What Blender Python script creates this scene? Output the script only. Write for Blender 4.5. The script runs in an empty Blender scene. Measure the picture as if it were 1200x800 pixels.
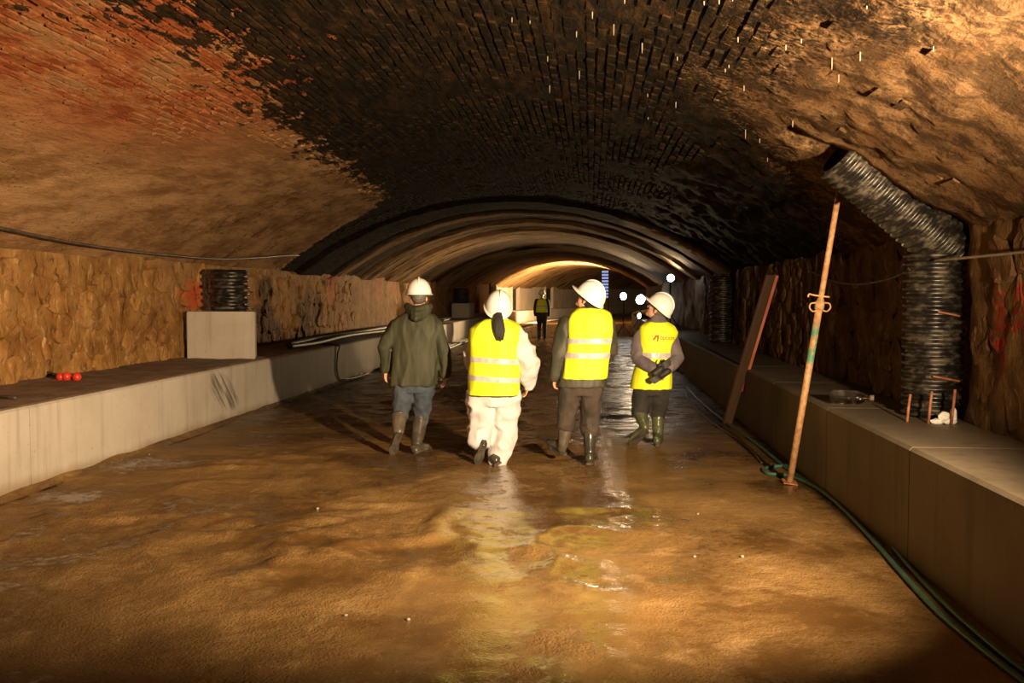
import bpy, bmesh, math, random
from mathutils import Vector, Matrix, noise
from mathutils.bvhtree import BVHTree
random.seed(7)
S = bpy.context.scene
COL = S.collection
V = Vector
# ------------------------------------------------------------------ camera, world, key light, exposure
FPX, EYE = 1150.0, 1.62
YAW = math.atan(93 / FPX)
PIT = math.atan(54 / FPX * math.cos(YAW))
cam = bpy.data.cameras.new('camera')
cam.sensor_width = 36
cam.lens = FPX / 1200 * 36
cam.clip_start, cam.clip_end = 0.05, 400
camo = bpy.data.objects.new('camera', cam)
COL.objects.link(camo)
camo.location = (0, 0, EYE)
camo.rotation_euler = (math.pi / 2 - PIT, 0, YAW)
S.camera = camo
W = bpy.data.worlds.new('underground')
S.world = W
W.use_nodes = True
W.node_tree.nodes['Background'].inputs[0].default_value = (0.0, 0.0, 0.0, 1)
W.node_tree.nodes['Background'].inputs[1].default_value = 0.0
S.view_settings.view_transform = 'Standard'
S.view_settings.look = 'None'
S.view_settings.gamma = 1
S.view_settings.use_curve_mapping = False
S.view_settings.exposure = 0.0
WARM = (1.0, 0.72, 0.43)
KEY_LOC = V((2.06, 2.95, 1.64))


def spot(name, loc, target, power, color, angle, blend, radius, parent=None):
    l = bpy.data.lights.new(name, 'SPOT')
    l.energy, l.color, l.spot_size, l.spot_blend, l.shadow_soft_size = power, color, math.radians(angle), blend, radius
    o = bpy.data.objects.new(name, l)
    COL.objects.link(o)
    o.location = loc
    o.rotation_euler = (V(target) - V(loc)).to_track_quat('-Z', 'Y').to_euler()
    return o


# the work lamp standing on the right-hand ledge beside the photographer
spot('key_light', KEY_LOC, KEY_LOC + V((-0.70, 1.0, 0.08)), 5700, WARM, 101, 1.0, 0.07)


def pix(px, py, Y):
    """point at distance Y along the tunnel that shows at pixel (px, py) of the 1200x800 photograph"""
    f = V((-math.sin(YAW) * math.cos(PIT), math.cos(YAW) * math.cos(PIT), -math.sin(PIT)))
    r = V((math.cos(YAW), math.sin(YAW), 0))
    d = f + r * ((px - 600) / FPX) + r.cross(f) * ((400 - py) / FPX)
    return V((0, 0, EYE)) + d * (Y / d.y)


# ------------------------------------------------------------------ node helpers
class NT:
    def __init__(s, name):
        s.m = bpy.data.materials.new(name)
        s.m.use_nodes = True
        s.t = s.m.node_tree
        s.b = s.t.nodes['Principled BSDF']

    def node(s, typ, **kw):
        n = s.t.nodes.new(typ)
        for k, v in kw.items():
            setattr(n, k, v)
        return n

    def put(s, sock, v):
        if v is None:
            return
        if hasattr(v, 'links') or isinstance(v, bpy.types.NodeSocket):
            s.t.links.new(v, sock)
        else:
            if sock.type == 'RGBA' and len(v) == 3:
                v = (*v, 1)
            sock.default_value = v

    def math(s, op, a, b=None, c=None, clamp=False):
        n = s.node('ShaderNodeMath', operation=op, use_clamp=clamp)
        s.put(n.inputs[0], a); s.put(n.inputs[1], b)
        if c is not None:
            s.put(n.inputs[2], c)
        return n.outputs[0]

    def mix(s, f, a, b, mode='MIX'):
        n = s.node('ShaderNodeMix', data_type='RGBA', blend_type=mode)
        s.put(n.inputs['Factor'], f); s.put(n.inputs[6], a); s.put(n.inputs[7], b)
        return n.outputs[2]

    def pos(s):
        return s.node('ShaderNodeNewGeometry').outputs['Position']

    def obj(s):
        return s.node('ShaderNodeTexCoord').outputs['Object']

    def scale(s, v, sc, rot=(0, 0, 0)):
        n = s.node('ShaderNodeMapping')
        s.put(n.inputs[0], v)
        n.inputs['Scale'].default_value = sc
        n.inputs['Rotation'].default_value = rot
        return n.outputs[0]

    def noise(s, vec, sc=1, detail=4, rough=0.6, dist=0.0):
        n = s.node('ShaderNodeTexNoise')
        s.put(n.inputs['Vector'], vec)
        n.inputs['Scale'].default_value = sc
        n.inputs['Detail'].default_value = detail
        n.inputs['Roughness'].default_value = rough
        n.inputs['Distortion'].default_value = dist
        return n.outputs[0]

    def ramp(s, f, stops, interp='LINEAR'):
        n = s.node('ShaderNodeValToRGB')
        s.put(n.inputs[0], f)
        r = n.color_ramp
        r.interpolation = interp
        while len(r.elements) < len(stops):
            r.elements.new(0.5)
        for e, (p, c) in zip(r.elements, stops):
            e.position = p
            e.color = (c, c, c, 1) if not hasattr(c, '__len__') else (*c, 1)
        return n.outputs[0]

    def rng(s, v, a, b, c=0.0, d=1.0, smooth=True):
        n = s.node('ShaderNodeMapRange', interpolation_type='SMOOTHSTEP' if smooth else 'LINEAR')
        s.put(n.inputs[0], v)
        n.inputs[1].default_value, n.inputs[2].default_value = a, b
        n.inputs[3].default_value, n.inputs[4].default_value = c, d
        return n.outputs[0]

    def bump(s, h, strength=0.5, dist=0.02, normal=None):
        n = s.node('ShaderNodeBump')
        n.inputs['Strength'].default_value = strength
        n.inputs['Distance'].default_value = dist
        s.put(n.inputs['Height'], h)
        if normal is not None:
            s.put(n.inputs['Normal'], normal)
        return n.outputs[0]

    def out(s, color=None, rough=None, normal=None, metal=None, spec=None):
        s.put(s.b.inputs['Base Color'], color)
        s.put(s.b.inputs['Roughness'], rough)
        s.put(s.b.inputs['Normal'], normal)
        s.put(s.b.inputs['Metallic'], metal)
        s.put(s.b.inputs['Specular IOR Level'], spec)
        return s.m


def simple(name, c1, c2, sc=8, rough=0.6, bump=0.2, bd=0.01, metal=None, spec=None, coord='obj', aniso=(1, 1, 1), bsc=None):
    n = NT(name)
    p = n.scale(n.obj() if coord == 'obj' else n.pos(), aniso)
    f = n.noise(p, sc, 5)
    h = n.noise(p, bsc or sc * 4, 4)
    return n.out(n.mix(n.rng(f, 0.35, 0.65), c1, c2), rough, n.bump(h, bump, bd), metal, spec)


# ------------------------------------------------------------------ materials of the place
def mat_vault(name):
    n = NT(name)
    p = n.pos()
    sep = n.node('ShaderNodeSeparateXYZ')
    n.put(sep.inputs[0], p)
    X, Y = sep.outputs[0], sep.outputs[1]
    yn = n.math('DIVIDE', Y, 40.0)
    def curve(pts):      # y -> x boundary, x packed as (x+8)/14
        return n.math('SUBTRACT', n.math('MULTIPLY', n.ramp(yn, [(y / 40, (x + 8) / 14) for y, x in pts]), 14.0), 8.0)
    uL = curve([(0, -3.0), (5.8, -3.0), (7.2, -2.75), (10, -3.2), (13, -3.4), (16.6, -3.5), (17.8, -4.2), (18.6, -6.5), (24.5, -7.5), (40, -7.5)])
    uR = curve([(0, 1.25), (4.7, 1.2), (7.0, 1.1), (8.4, 1.5), (9.6, 2.1), (12, 3.5), (40, 4.0)])  # right edge of the soot; past the duct it widens to paint the duct's shade
    course = n.scale(p, (1.0, 0.28, 1.0))
    n_big = n.noise(p, 0.9, 6, 0.65)
    n_brk = n.noise(course, 9, 4, 0.7)
    n_str = n.noise(n.scale(p, (1.5, 0.62, 1.5)), 1.7, 8, 0.72)
    n_fine = n.noise(p, 26, 5, 0.7)
    wob = n.math('ADD', n.math('MULTIPLY', n.math('SUBTRACT', n_big, 0.5), 1.1), n.math('MULTIPLY', n.math('SUBTRACT', n_brk, 0.5), n.rng(Y, 10.0, 7.0, 1.8, 4.2)))
    left = n.rng(n.math('ADD', n.math('SUBTRACT', X, uL), wob), -0.1, 0.08)
    wobr = n.math('ADD', n.math('MULTIPLY', n.math('SUBTRACT', n_big, 0.5), 1.8), n.math('MULTIPLY', n.math('SUBTRACT', n_fine, 0.5), 2.6))
    right = n.rng(n.math('ADD', n.math('SUBTRACT', uR, X), wobr), -0.35, 0.35)
    soot_shade = n.math('MULTIPLY', left, right)
    # clean brick and render
    rightish_ = n.rng(X, 0.0, 1.4)
    tan = n.mix(n.rng(n_str, 0.38, 0.62), (0.22, 0.115, 0.048), (0.40, 0.235, 0.112))
    red = n.mix(n.rng(n_brk, 0.4, 0.6), (0.18, 0.048, 0.016), (0.26, 0.095, 0.035))
    redmask = n.math('MULTIPLY', n.rng(n_str, 0.36, 0.54), n.rng(X, -5.0, -3.9))
    redmask = n.math('MULTIPLY', n.math('MULTIPLY', redmask, n.rng(X, -0.5, -2.2)), n.rng(Y, 12.5, 8.0))
    redmask = n.math('MAXIMUM', redmask, n.math('MULTIPLY', n.rng(X, 0.5, 1.2), n.math('MULTIPLY', n.rng(n_str, 0.6, 0.68), 0.7)))
    tan = n.mix(rightish_, tan, n.mix(0.45, tan, (0.0, 0.0, 0.0)))
    clean = n.mix(redmask, tan, red)
    n_pat = n.noise(p, 3.2, 8, 0.75)
    rightish = n.rng(X, -1.0, 1.2)
    speck = n.math('MULTIPLY', n.rng(n_fine, 0.54, 0.66), n.rng(n_big, 0.42, 0.60))
    speck = n.math('MAXIMUM', speck, n.math('MULTIPLY', rightish, n.rng(n_pat, 0.44, 0.56)))
    speck = n.math('MAXIMUM', speck, n.math('MULTIPLY', n.rng(Y, 10.5, 13.5), n.math('MULTIPLY', 0.8, n.rng(n_pat, 0.52, 0.62))))
    clean = n.mix(n.math('MULTIPLY', speck, 0.82), clean, (0.035, 0.02, 0.010))
    soot_shade_c = n.mix(n.rng(n_brk, 0.42, 0.72), (0.008, 0.0058, 0.0038), (0.034, 0.018, 0.007))
    soot_shade_c = n.mix(n.math('MULTIPLY', n.rng(n_fine, 0.62, 0.78), n.rng(n_big, 0.5, 0.68)), soot_shade_c, (0.20, 0.12, 0.06))
    # pale bands across the far vault
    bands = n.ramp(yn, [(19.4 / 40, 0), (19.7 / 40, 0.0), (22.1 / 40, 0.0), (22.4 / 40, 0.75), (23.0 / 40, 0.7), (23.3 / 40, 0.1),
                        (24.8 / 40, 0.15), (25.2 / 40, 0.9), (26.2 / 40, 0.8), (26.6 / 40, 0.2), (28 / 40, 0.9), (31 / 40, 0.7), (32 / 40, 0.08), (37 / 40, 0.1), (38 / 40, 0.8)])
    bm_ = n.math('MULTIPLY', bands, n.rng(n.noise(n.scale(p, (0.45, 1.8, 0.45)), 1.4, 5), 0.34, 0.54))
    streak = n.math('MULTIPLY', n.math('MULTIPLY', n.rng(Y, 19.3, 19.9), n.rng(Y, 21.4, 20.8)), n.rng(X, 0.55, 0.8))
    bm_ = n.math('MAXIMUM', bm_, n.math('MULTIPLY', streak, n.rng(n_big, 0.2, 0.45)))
    col = n.mix(soot_shade, clean, soot_shade_c)
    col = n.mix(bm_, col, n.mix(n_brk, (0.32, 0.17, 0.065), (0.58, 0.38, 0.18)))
    h = n.math('ADD', n.math('MULTIPLY', n_fine, 0.5), n_brk)
    rough = n.math('SUBTRACT', 0.9, n.math('MULTIPLY', soot_shade, 0.12))
    return n.out(col, rough, n.bump(h, 0.8, 0.03), spec=0.04)


def mat_rock(name, c1, c2, c3, rough=0.75, paint=()):
    n = NT(name)
    p = n.pos()
    a = n.noise(p, 2.2, 6, 0.65)
    b = n.noise(n.scale(p, (1, 1, 0.45)), 9, 5, 0.7, 0.4)
    c = n.noise(p, 45, 4, 0.7)
    rnd = n.node('ShaderNodeObjectInfo').outputs['Random']
    col = n.mix(n.rng(a, 0.35, 0.65), c1, c2)
    col = n.mix(n.rng(b, 0.55, 0.7), col, c3)
    col = n.mix(n.math('MULTIPLY', n.rng(b, 0.47, 0.32), 0.75), col, (0.05, 0.026, 0.012))
    hsv = n.node('ShaderNodeHueSaturation')
    n.put(hsv.inputs['Color'], col)
    n.put(hsv.inputs['Value'], n.math('ADD', 0.82, n.math('MULTIPLY', rnd, 0.36)))
    col = hsv.outputs[0]
    if paint:
        sep = n.node('ShaderNodeSeparateXYZ')
        n.put(sep.inputs[0], p)
        for (y, z, ry, rz, pc) in paint:       # sprayed survey marks
            dy = n.math('DIVIDE', n.math('SUBTRACT', sep.outputs[1], y), ry)
            dz = n.math('DIVIDE', n.math('SUBTRACT', sep.outputs[2], z), rz)
            d = n.math('SQRT', n.math('ADD', n.math('MULTIPLY', dy, dy), n.math('MULTIPLY', dz, dz)))
            m = n.rng(n.math('ADD', d, n.math('MULTIPLY', n.math('SUBTRACT', n.noise(p, 16, 4, 0.75), 0.5), 2.4)), 1.0, 0.75)
            m = n.math('MULTIPLY', m, n.rng(n.noise(n.scale(p, (1, 1, 0.4)), 34, 3, 0.7), 0.44, 0.56))
            col = n.mix(n.math('MULTIPLY', m, 0.9), col, pc)
    h = n.math('ADD', n.math('MULTIPLY', c, 0.4), b)
    return n.out(col, rough, n.bump(h, 0.8, 0.03), spec=0.10)


def mat_floor():
    n = NT('wet_mud')
    p = n.pos()
    sep = n.node('ShaderNodeSeparateXYZ')
    n.put(sep.inputs[0], p)
    a = n.noise(p, 0.75, 6, 0.6, 0.3)
    st = n.noise(n.scale(p, (1.0, 1.0, 1.0), (0, 0, -0.5)), 2.6, 6, 0.68)
    f = n.noise(p, 14, 5, 0.7)
    g = n.noise(p, 70, 3, 0.6)
    col = n.mix(n.rng(a, 0.36, 0.64), (0.125, 0.064, 0.019), (0.275, 0.160, 0.056))
    col = n.mix(n.math('MULTIPLY', n.rng(st, 0.52, 0.7), 0.5), col, (0.42, 0.27, 0.12))
    col = n.mix(n.math('MULTIPLY', n.rng(f, 0.56, 0.7), 0.35), col, (0.10, 0.052, 0.018))
    col = n.mix(n.math('MULTIPLY', n.rng(g, 0.58, 0.70), 0.5), col, (0.055, 0.028, 0.010))
    col = n.mix(n.math('MULTIPLY', n.rng(g, 0.36, 0.28), 0.4), col, (0.45, 0.31, 0.15))
    wet = n.rng(n.math('ADD', a, n.math('MULTIPLY', n.math('SUBTRACT', f, 0.5), 0.35)), 0.50, 0.40)
    far = n.rng(sep.outputs[1], 8.5, 13.0)
    wet = n.math('MAXIMUM', wet, n.math('MULTIPLY', far, n.rng(st, 0.68, 0.5)))
    lane = n.math('MULTIPLY', n.rng(sep.outputs[0], -1.35, -0.9), n.rng(sep.outputs[0], 0.5, 0.0))
    patch = n.noise(p, 1.9, 5, 0.6)
    wet = n.math('MAXIMUM', wet, n.math('MULTIPLY', lane, n.math('MULTIPLY', n.rng(patch, 0.36, 0.46), n.rng(f, 0.70, 0.54))))
    col = n.mix(n.math('MULTIPLY', wet, n.math('ADD', 0.25, n.math('MULTIPLY', far, 0.45))), col, (0.06, 0.028, 0.009))
    rough = n.math('ADD', 0.09, n.math('MULTIPLY', n.math('SUBTRACT', 1.0, wet), 0.55))
    rough = n.math('ADD', rough, n.math('MULTIPLY', far, 0.14))
    rip = n.math('MULTIPLY', n.noise(n.scale(p, (0.55, 1.3, 1)), 5.5, 3, 0.6), n.math('MULTIPLY', far, 6.0))
    h = n.math('ADD', n.math('ADD', n.math('MULTIPLY', f, 0.8), rip), n.math('MULTIPLY', g, 0.55))
    nb = n.node('ShaderNodeBump')
    nb.inputs['Distance'].default_value = 0.022
    n.put(nb.inputs['Height'], h)
    n.put(nb.inputs['Strength'], n.math('ADD', n.math('ADD', 0.16, n.math('MULTIPLY', far, 0.7)), n.math('MULTIPLY', n.math('SUBTRACT', 1.0, wet), 0.75)))
    return n.out(col, rough, nb.outputs[0], spec=n.math('ADD', 0.15, n.math('MULTIPLY', wet, 0.3)))


def mat_concrete(name, c1, c2, rough=0.75, marks=()):
    n = NT(name)
    p = n.pos()
    a = n.noise(p, 1.1, 6, 0.6)
    v = n.noise(n.scale(p, (5, 5, 0.25)), 1.6, 4, 0.6)
    f = n.noise(p, 60, 3, 0.6)
    pit = n.noise(p, 24, 2, 0.5)
    col = n.mix(n.rng(a, 0.3, 0.7), c1, c2)
    col = n.mix(n.math('MULTIPLY', n.rng(v, 0.5, 0.72), 0.45), col, tuple(k * 0.62 for k in c1))
    col = n.mix(n.math('MULTIPLY', n.rng(pit, 0.68, 0.74), 0.5), col, tuple(k * 0.4 for k in c1))
    sep = n.node('ShaderNodeSeparateXYZ')
    n.put(sep.inputs[0], p)
    mud = n.math('MULTIPLY', n.rng(n.math('ADD', sep.outputs[2], n.math('MULTIPLY', n.math('SUBTRACT', a, 0.5), 0.25)), 0.14, 0.0), 0.7)
    col = n.mix(mud, col, (0.20, 0.12, 0.055))
    for (y, z, ry, rz, tilt, pc) in marks:       # dark scuff smeared on the face
        dz = n.math('SUBTRACT', sep.outputs[2], z)
        dy = n.math('DIVIDE', n.math('SUBTRACT', n.math('SUBTRACT', sep.outputs[1], y), n.math('MULTIPLY', dz, tilt)), ry)
        dz = n.math('DIVIDE', dz, rz)
        d = n.math('SQRT', n.math('ADD', n.math('MULTIPLY', dy, dy), n.math('MULTIPLY', dz, dz)))
        comb = n.node('ShaderNodeCombineXYZ')
        n.put(comb.inputs[0], n.math('MULTIPLY', dy, 3.2)); n.put(comb.inputs[1], n.math('MULTIPLY', dz, 0.35))
        m = n.math('MULTIPLY', n.rng(d, 1.1, 0.6), n.rng(n.noise(comb.outputs[0], 1.6, 3), 0.42, 0.58))
        col = n.mix(n.math('MULTIPLY', m, 0.85), col, pc)
    return n.out(col, rough, n.bump(n.math('ADD', f, a), 0.25, 0.008), spec=0.35)


M = {}
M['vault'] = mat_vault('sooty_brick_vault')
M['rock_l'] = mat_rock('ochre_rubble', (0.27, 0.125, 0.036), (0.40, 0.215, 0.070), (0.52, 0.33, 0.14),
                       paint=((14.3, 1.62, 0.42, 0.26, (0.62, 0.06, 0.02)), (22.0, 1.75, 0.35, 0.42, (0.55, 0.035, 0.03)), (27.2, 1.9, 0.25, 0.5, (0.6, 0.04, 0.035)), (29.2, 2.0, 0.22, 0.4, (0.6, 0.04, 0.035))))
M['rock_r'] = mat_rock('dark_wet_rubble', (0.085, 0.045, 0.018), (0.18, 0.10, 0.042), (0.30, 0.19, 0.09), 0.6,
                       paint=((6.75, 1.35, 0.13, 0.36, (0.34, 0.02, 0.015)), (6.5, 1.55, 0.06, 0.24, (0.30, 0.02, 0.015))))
M['floor'] = mat_floor()
M['conc_l'] = mat_concrete('pale_concrete', (0.40, 0.35, 0.28), (0.50, 0.445, 0.37),
                           marks=((12.15, 0.40, 0.42, 0.30, -1.1, (0.09, 0.085, 0.075)),))
M['conc_r'] = mat_concrete('damp_concrete', (0.15, 0.12, 0.08), (0.23, 0.185, 0.13), 0.55)
M['dirt'] = simple('ledge_dirt', (0.1360, 0.0850, 0.0510), (0.2295, 0.1573, 0.1020), 3, 0.9, 0.8, 0.02, coord='pos', bsc=30)
M['black_plastic'] = simple('black_plastic', (0.012, 0.012, 0.012), (0.03, 0.028, 0.025), 6, 0.55, 0.1)
n_ = NT('wet_black_duct')
fz = n_.noise(n_.scale(n_.pos(), (3, 3, 6)), 2.5, 5, 0.7)
M['duct'] = n_.out(n_.mix(n_.rng(fz, 0.45, 0.68), (0.016, 0.014, 0.012), (0.12, 0.10, 0.07)), n_.rng(fz, 0.4, 0.7, 0.28, 0.6), n_.bump(fz, 0.2, 0.01), metal=0.35, spec=0.7)
M['rust'] = simple('rusty_steel', (0.26, 0.075, 0.035), (0.42, 0.17, 0.08), 14, 0.7, 0.3, 0.004)
M['green_hose'] = simple('green_hose', (0.035, 0.12, 0.085), (0.06, 0.17, 0.12), 9, 0.35, 0.05)
M['pale_hose'] = simple('pale_green_hose', (0.30, 0.36, 0.30), (0.42, 0.47, 0.40), 9, 0.4, 0.05)
M['cable'] = simple('dark_cable', (0.03, 0.022, 0.015), (0.08, 0.06, 0.04), 9, 0.5, 0.05)
M['grey_cable'] = simple('grey_cable', (0.20, 0.15, 0.10), (0.30, 0.24, 0.17), 9, 0.5, 0.05)
M['prop'] = None
M['white_plastic'] = simple('hard_hat_shell', (0.80, 0.79, 0.76), (0.84, 0.83, 0.80), 3, 0.28, 0.02)
M['vest'] = simple('hi_vis_yellow', (0.72, 0.80, 0.015), (0.80, 0.86, 0.03), 5, 0.65, 0.25, 0.006, bsc=22)
M['tape'] = simple('reflective_tape', (0.42, 0.38, 0.36), (0.55, 0.50, 0.48), 14, 0.35, 0.1, 0.003, bsc=40)
M['trim_dark'] = simple('vest_edging', (0.05, 0.05, 0.02), (0.08, 0.08, 0.03), 8, 0.8)
M['olive'] = simple('olive_waxed_cloth', (0.0338, 0.0351, 0.0189), (0.0585, 0.0585, 0.0338), 3.5, 0.68, 0.6, 0.014, aniso=(1.6, 1.6, 0.5), bsc=9, spec=0.3)
M['green_cloth'] = simple('dark_green_cloth', (0.0300, 0.0300, 0.0180), (0.0550, 0.0525, 0.0330), 4, 0.6, 0.45, 0.010, aniso=(1.5, 1.5, 0.6), bsc=10)
M['coverall'] = simple('white_coverall', (0.50, 0.48, 0.48), (0.60, 0.58, 0.585), 4, 0.75, 0.5, 0.012, bsc=11)
M['jeans'] = simple('blue_denim', (0.0270, 0.0360, 0.0510), (0.0540, 0.0690, 0.0900), 6, 0.85, 0.4, 0.008, bsc=16)
M['brown_cloth'] = simple('dark_brown_cloth', (0.0275, 0.0198, 0.0143), (0.0550, 0.0385, 0.0275), 5, 0.85, 0.45, 0.010, bsc=13)
M['black_cloth'] = simple('dark_grey_cloth', (0.0156, 0.0144, 0.0120), (0.0330, 0.0288, 0.0240), 5, 0.85, 0.45, 0.010, bsc=13)
M['mauve'] = simple('grey_purple_shirt', (0.1125, 0.0900, 0.1013), (0.1650, 0.1350, 0.1425), 5, 0.8, 0.45, 0.008, bsc=14)
M['boot_grey'] = simple('muddy_grey_rubber', (0.0480, 0.0408, 0.0300), (0.1140, 0.0930, 0.0660), 5, 0.32, 0.15, 0.006)
M['boot_green'] = simple('green_rubber', (0.0525, 0.0616, 0.0252), (0.0980, 0.1050, 0.0490), 5, 0.3, 0.15, 0.006)
M['boot_black'] = simple('black_rubber', (0.0210, 0.0210, 0.0168), (0.0525, 0.0476, 0.0350), 5, 0.22, 0.12, 0.006)
M['sole'] = simple('muddy_sole', (0.0350, 0.0294, 0.0224), (0.0840, 0.0665, 0.0462), 18, 0.6, 0.5, 0.008)
M['skin'] = simple('skin', (0.50, 0.27, 0.17), (0.58, 0.33, 0.22), 7, 0.5, 0.1, 0.003)
M['hair'] = simple('black_hair', (0.010, 0.008, 0.007), (0.020, 0.016, 0.013), 20, 0.65, 0.6, 0.008, aniso=(6, 6, 0.6))
M['grey_hair'] = simple('greying_hair', (0.06, 0.05, 0.042), (0.16, 0.14, 0.12), 30, 0.6, 0.5, 0.006, aniso=(4, 4, 1))
M['eye_white'] = simple('eye_white', (0.7, 0.68, 0.65), (0.75, 0.73, 0.7), 4, 0.3, 0)
M['black_glove'] = simple('black_glove', (0.012, 0.011, 0.010), (0.03, 0.028, 0.025), 12, 0.6, 0.3, 0.004)
M['logo_red'] = simple('printed_red', (0.62, 0.05, 0.02), (0.66, 0.07, 0.03), 4, 0.6, 0)
M['logo_brown'] = simple('printed_brown', (0.22, 0.10, 0.02), (0.26, 0.12, 0.03), 4, 0.6, 0)
M['logo_orange'] = simple('printed_orange', (0.34, 0.10, 0.01), (0.38, 0.12, 0.015), 4, 0.6, 0)
M['red_plastic'] = simple('red_plastic', (0.62, 0.035, 0.015), (0.68, 0.06, 0.02), 5, 0.35, 0.05)
M['white_scrap_lit_floor'] = simple('white_scrap_lit_floor', (0.80, 0.78, 0.70), (0.86, 0.84, 0.78), 20, 0.7, 0.4)
M['lamp_body'] = simple('lamp_housing', (0.05, 0.05, 0.045), (0.09, 0.085, 0.07), 8, 0.5, 0.05, metal=0.4)
M['calcite'] = simple('calcite', (0.1800, 0.1440, 0.1020), (0.2700, 0.2280, 0.1740), 12, 0.6, 0.2)
M['dark_void'] = simple('dark_opening', (0.010, 0.008, 0.006), (0.02, 0.016, 0.012), 5, 0.9, 0.1)
M['far_plaster'] = mat_concrete('pale_plaster', (0.40, 0.32, 0.24), (0.52, 0.43, 0.34), 0.8)
n_ = NT('board_wood')
M['wood'] = n_.out(n_.mix(n_.noise(n_.scale(n_.obj(), (8, 8, 0.6)), 3, 4), (0.045, 0.025, 0.014), (0.10, 0.055, 0.03)), 0.5)
M['red_paint'] = simple('faded_red_paint', (0.46, 0.11, 0.06), (0.56, 0.19, 0.11), 7, 0.55, 0.2, 0.004, aniso=(1, 1, 0.3))
n_ = NT('clear_plastic')
n_.b.inputs['Transmission Weight'].default_value = 0.85
n_.b.inputs['Transmission Weight'].default_value = 1.0
M['clear'] = n_.out((0.9, 0.88, 0.82), 0.06)
n_ = NT('prop_paint')
sp_ = n_.node('ShaderNodeSeparateXYZ')
n_.put(sp_.inputs[0], n_.pos())
gr_ = n_.math('MULTIPLY', n_.rng(n_.noise(n_.pos(), 9, 4), 0.35, 0.5), n_.math('MULTIPLY', n_.rng(sp_.outputs[2], 1.02, 1.08), n_.rng(sp_.outputs[2], 1.42, 1.30)))
M['prop'] = n_.out(n_.mix(gr_, n_.mix(n_.rng(n_.noise(n_.pos(), 22, 5), 0.4, 0.62), (0.44, 0.27, 0.13), (0.33, 0.155, 0.065)), (0.07, 0.19, 0.11)), 0.6,
                  n_.bump(n_.noise(n_.pos(), 60, 4), 0.4, 0.004))


def emit(name, color, strength):
    n = NT(name)
    n.b.inputs['Base Color'].default_value = (0, 0, 0, 1)
    n.b.inputs['Emission Color'].default_value = (*color, 1)
    n.b.inputs['Emission Strength'].default_value = strength
    return n.m


M['lamp_glow'] = emit('lamp_glass_glow', (1.0, 0.93, 0.80), 32)
M['blue_glow'] = emit('bluish_tube_glow', (0.50, 0.58, 1.0), 0.7)


# ------------------------------------------------------------------ mesh helpers
def link(name, me, parent=None, mat=None, smooth=False):
    o = bpy.data.objects.new(name, me)
    COL.objects.link(o)
    if mat is not None:
        me.materials.clear()
        me.materials.append(mat if not isinstance(mat, str) else M[mat])
    if smooth:
        for p in me.polygons:
            p.use_smooth = True
    if parent is not None:
        o.parent = parent
    return o


def bm_obj(name, bm, mat, parent=None, smooth=False):
    me = bpy.data.meshes.new(name)
    bmesh.ops.recalc_face_normals(bm, faces=bm.faces[:])
    bm.to_mesh(me)
    bm.free()
    return link(name, me, parent, mat, smooth)


def empty(name, loc=(0, 0, 0)):
    o = bpy.data.objects.new(name, None)
    o.empty_display_size = 0.1
    COL.objects.link(o)
    o.location = loc
    return o


def tag(o, label=None, cat=None, group=None, kind=None):
    if label: o['label'] = label
    if cat: o['category'] = cat
    if group: o['group'] = group
    if kind: o['kind'] = kind
    return o


def localise(root):
    """children were built in world space; keep them there under an Empty that sits at the thing's base"""
    inv = Matrix.Translation(root.location).inverted()
    for c in root.children:
        c.matrix_parent_inverse = inv
    return root


def frame(d):
    d = d.normalized()
    up = V((0, 0, 1)) if abs(d.z) < 0.9 else V((0, 1, 0))
    a = d.cross(up).normalized()
    return a, a.cross(d).normalized()


def tube(bm, pts, radii, seg=10, cap=True, flat=None):
    """smooth tube through pts; rounded ends"""
    pts = [V(p) for p in pts]
    if not hasattr(radii, '__len__'):
        radii = [radii] * len(pts)
    P, Rr = [], []
    if cap:
        d0 = (pts[0] - pts[1]).normalized()
        for k in (0.95, 0.6):
            P.append(pts[0] + d0 * radii[0] * k); Rr.append(radii[0] * math.sqrt(1 - k * k))
    P += pts; Rr += list(radii)
    if cap:
        d1 = (pts[-1] - pts[-2]).normalized()
        for k in (0.6, 0.95):
            P.append(pts[-1] + d1 * radii[-1] * k); Rr.append(radii[-1] * math.sqrt(1 - k * k))
    rings = []
    a = None
    for i, p in enumerate(P):
        d = (P[min(i + 1, len(P) - 1)] - P[max(i - 1, 0)]).normalized()
        if a is None:
            a, b = frame(d)
        else:
            a = (a - d * a.dot(d)).normalized()
            b = a.cross(d)
        rings.append([bm.verts.new(p + (a * math.cos(t) + b * math.sin(t)) * Rr[i]) for t in [2 * math.pi * k / seg for k in range(seg)]])
    skin(bm, rings)
    return bm


def skin(bm, rings, caps=True):
    n = len(rings[0])
    for r0, r1 in zip(rings, rings[1:]):
        for k in range(n):
            bm.faces.new((r0[k], r0[(k + 1) % n], r1[(k + 1) % n], r1[k]))
    if caps:
        bm.faces.new(rings[0][::-1])
        bm.faces.new(rings[-1])


def smooth_path(pts, n=6):
    """Catmull-Rom through the points"""
    pts = [V(p) for p in pts]
    out = []
    for i in range(len(pts) - 1):
        p0, p1, p2, p3 = pts[max(i - 1, 0)], pts[i], pts[i + 1], pts[min(i + 2, len(pts) - 1)]
        for k in range(n):
            t = k / n
            out.append(0.5 * ((2 * p1) + (p2 - p0) * t + (2 * p0 - 5 * p1 + 4 * p2 - p3) * t * t + (3 * p1 - p0 - 3 * p2 + p3) * t ** 3))
    out.append(pts[-1])
    return out


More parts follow.
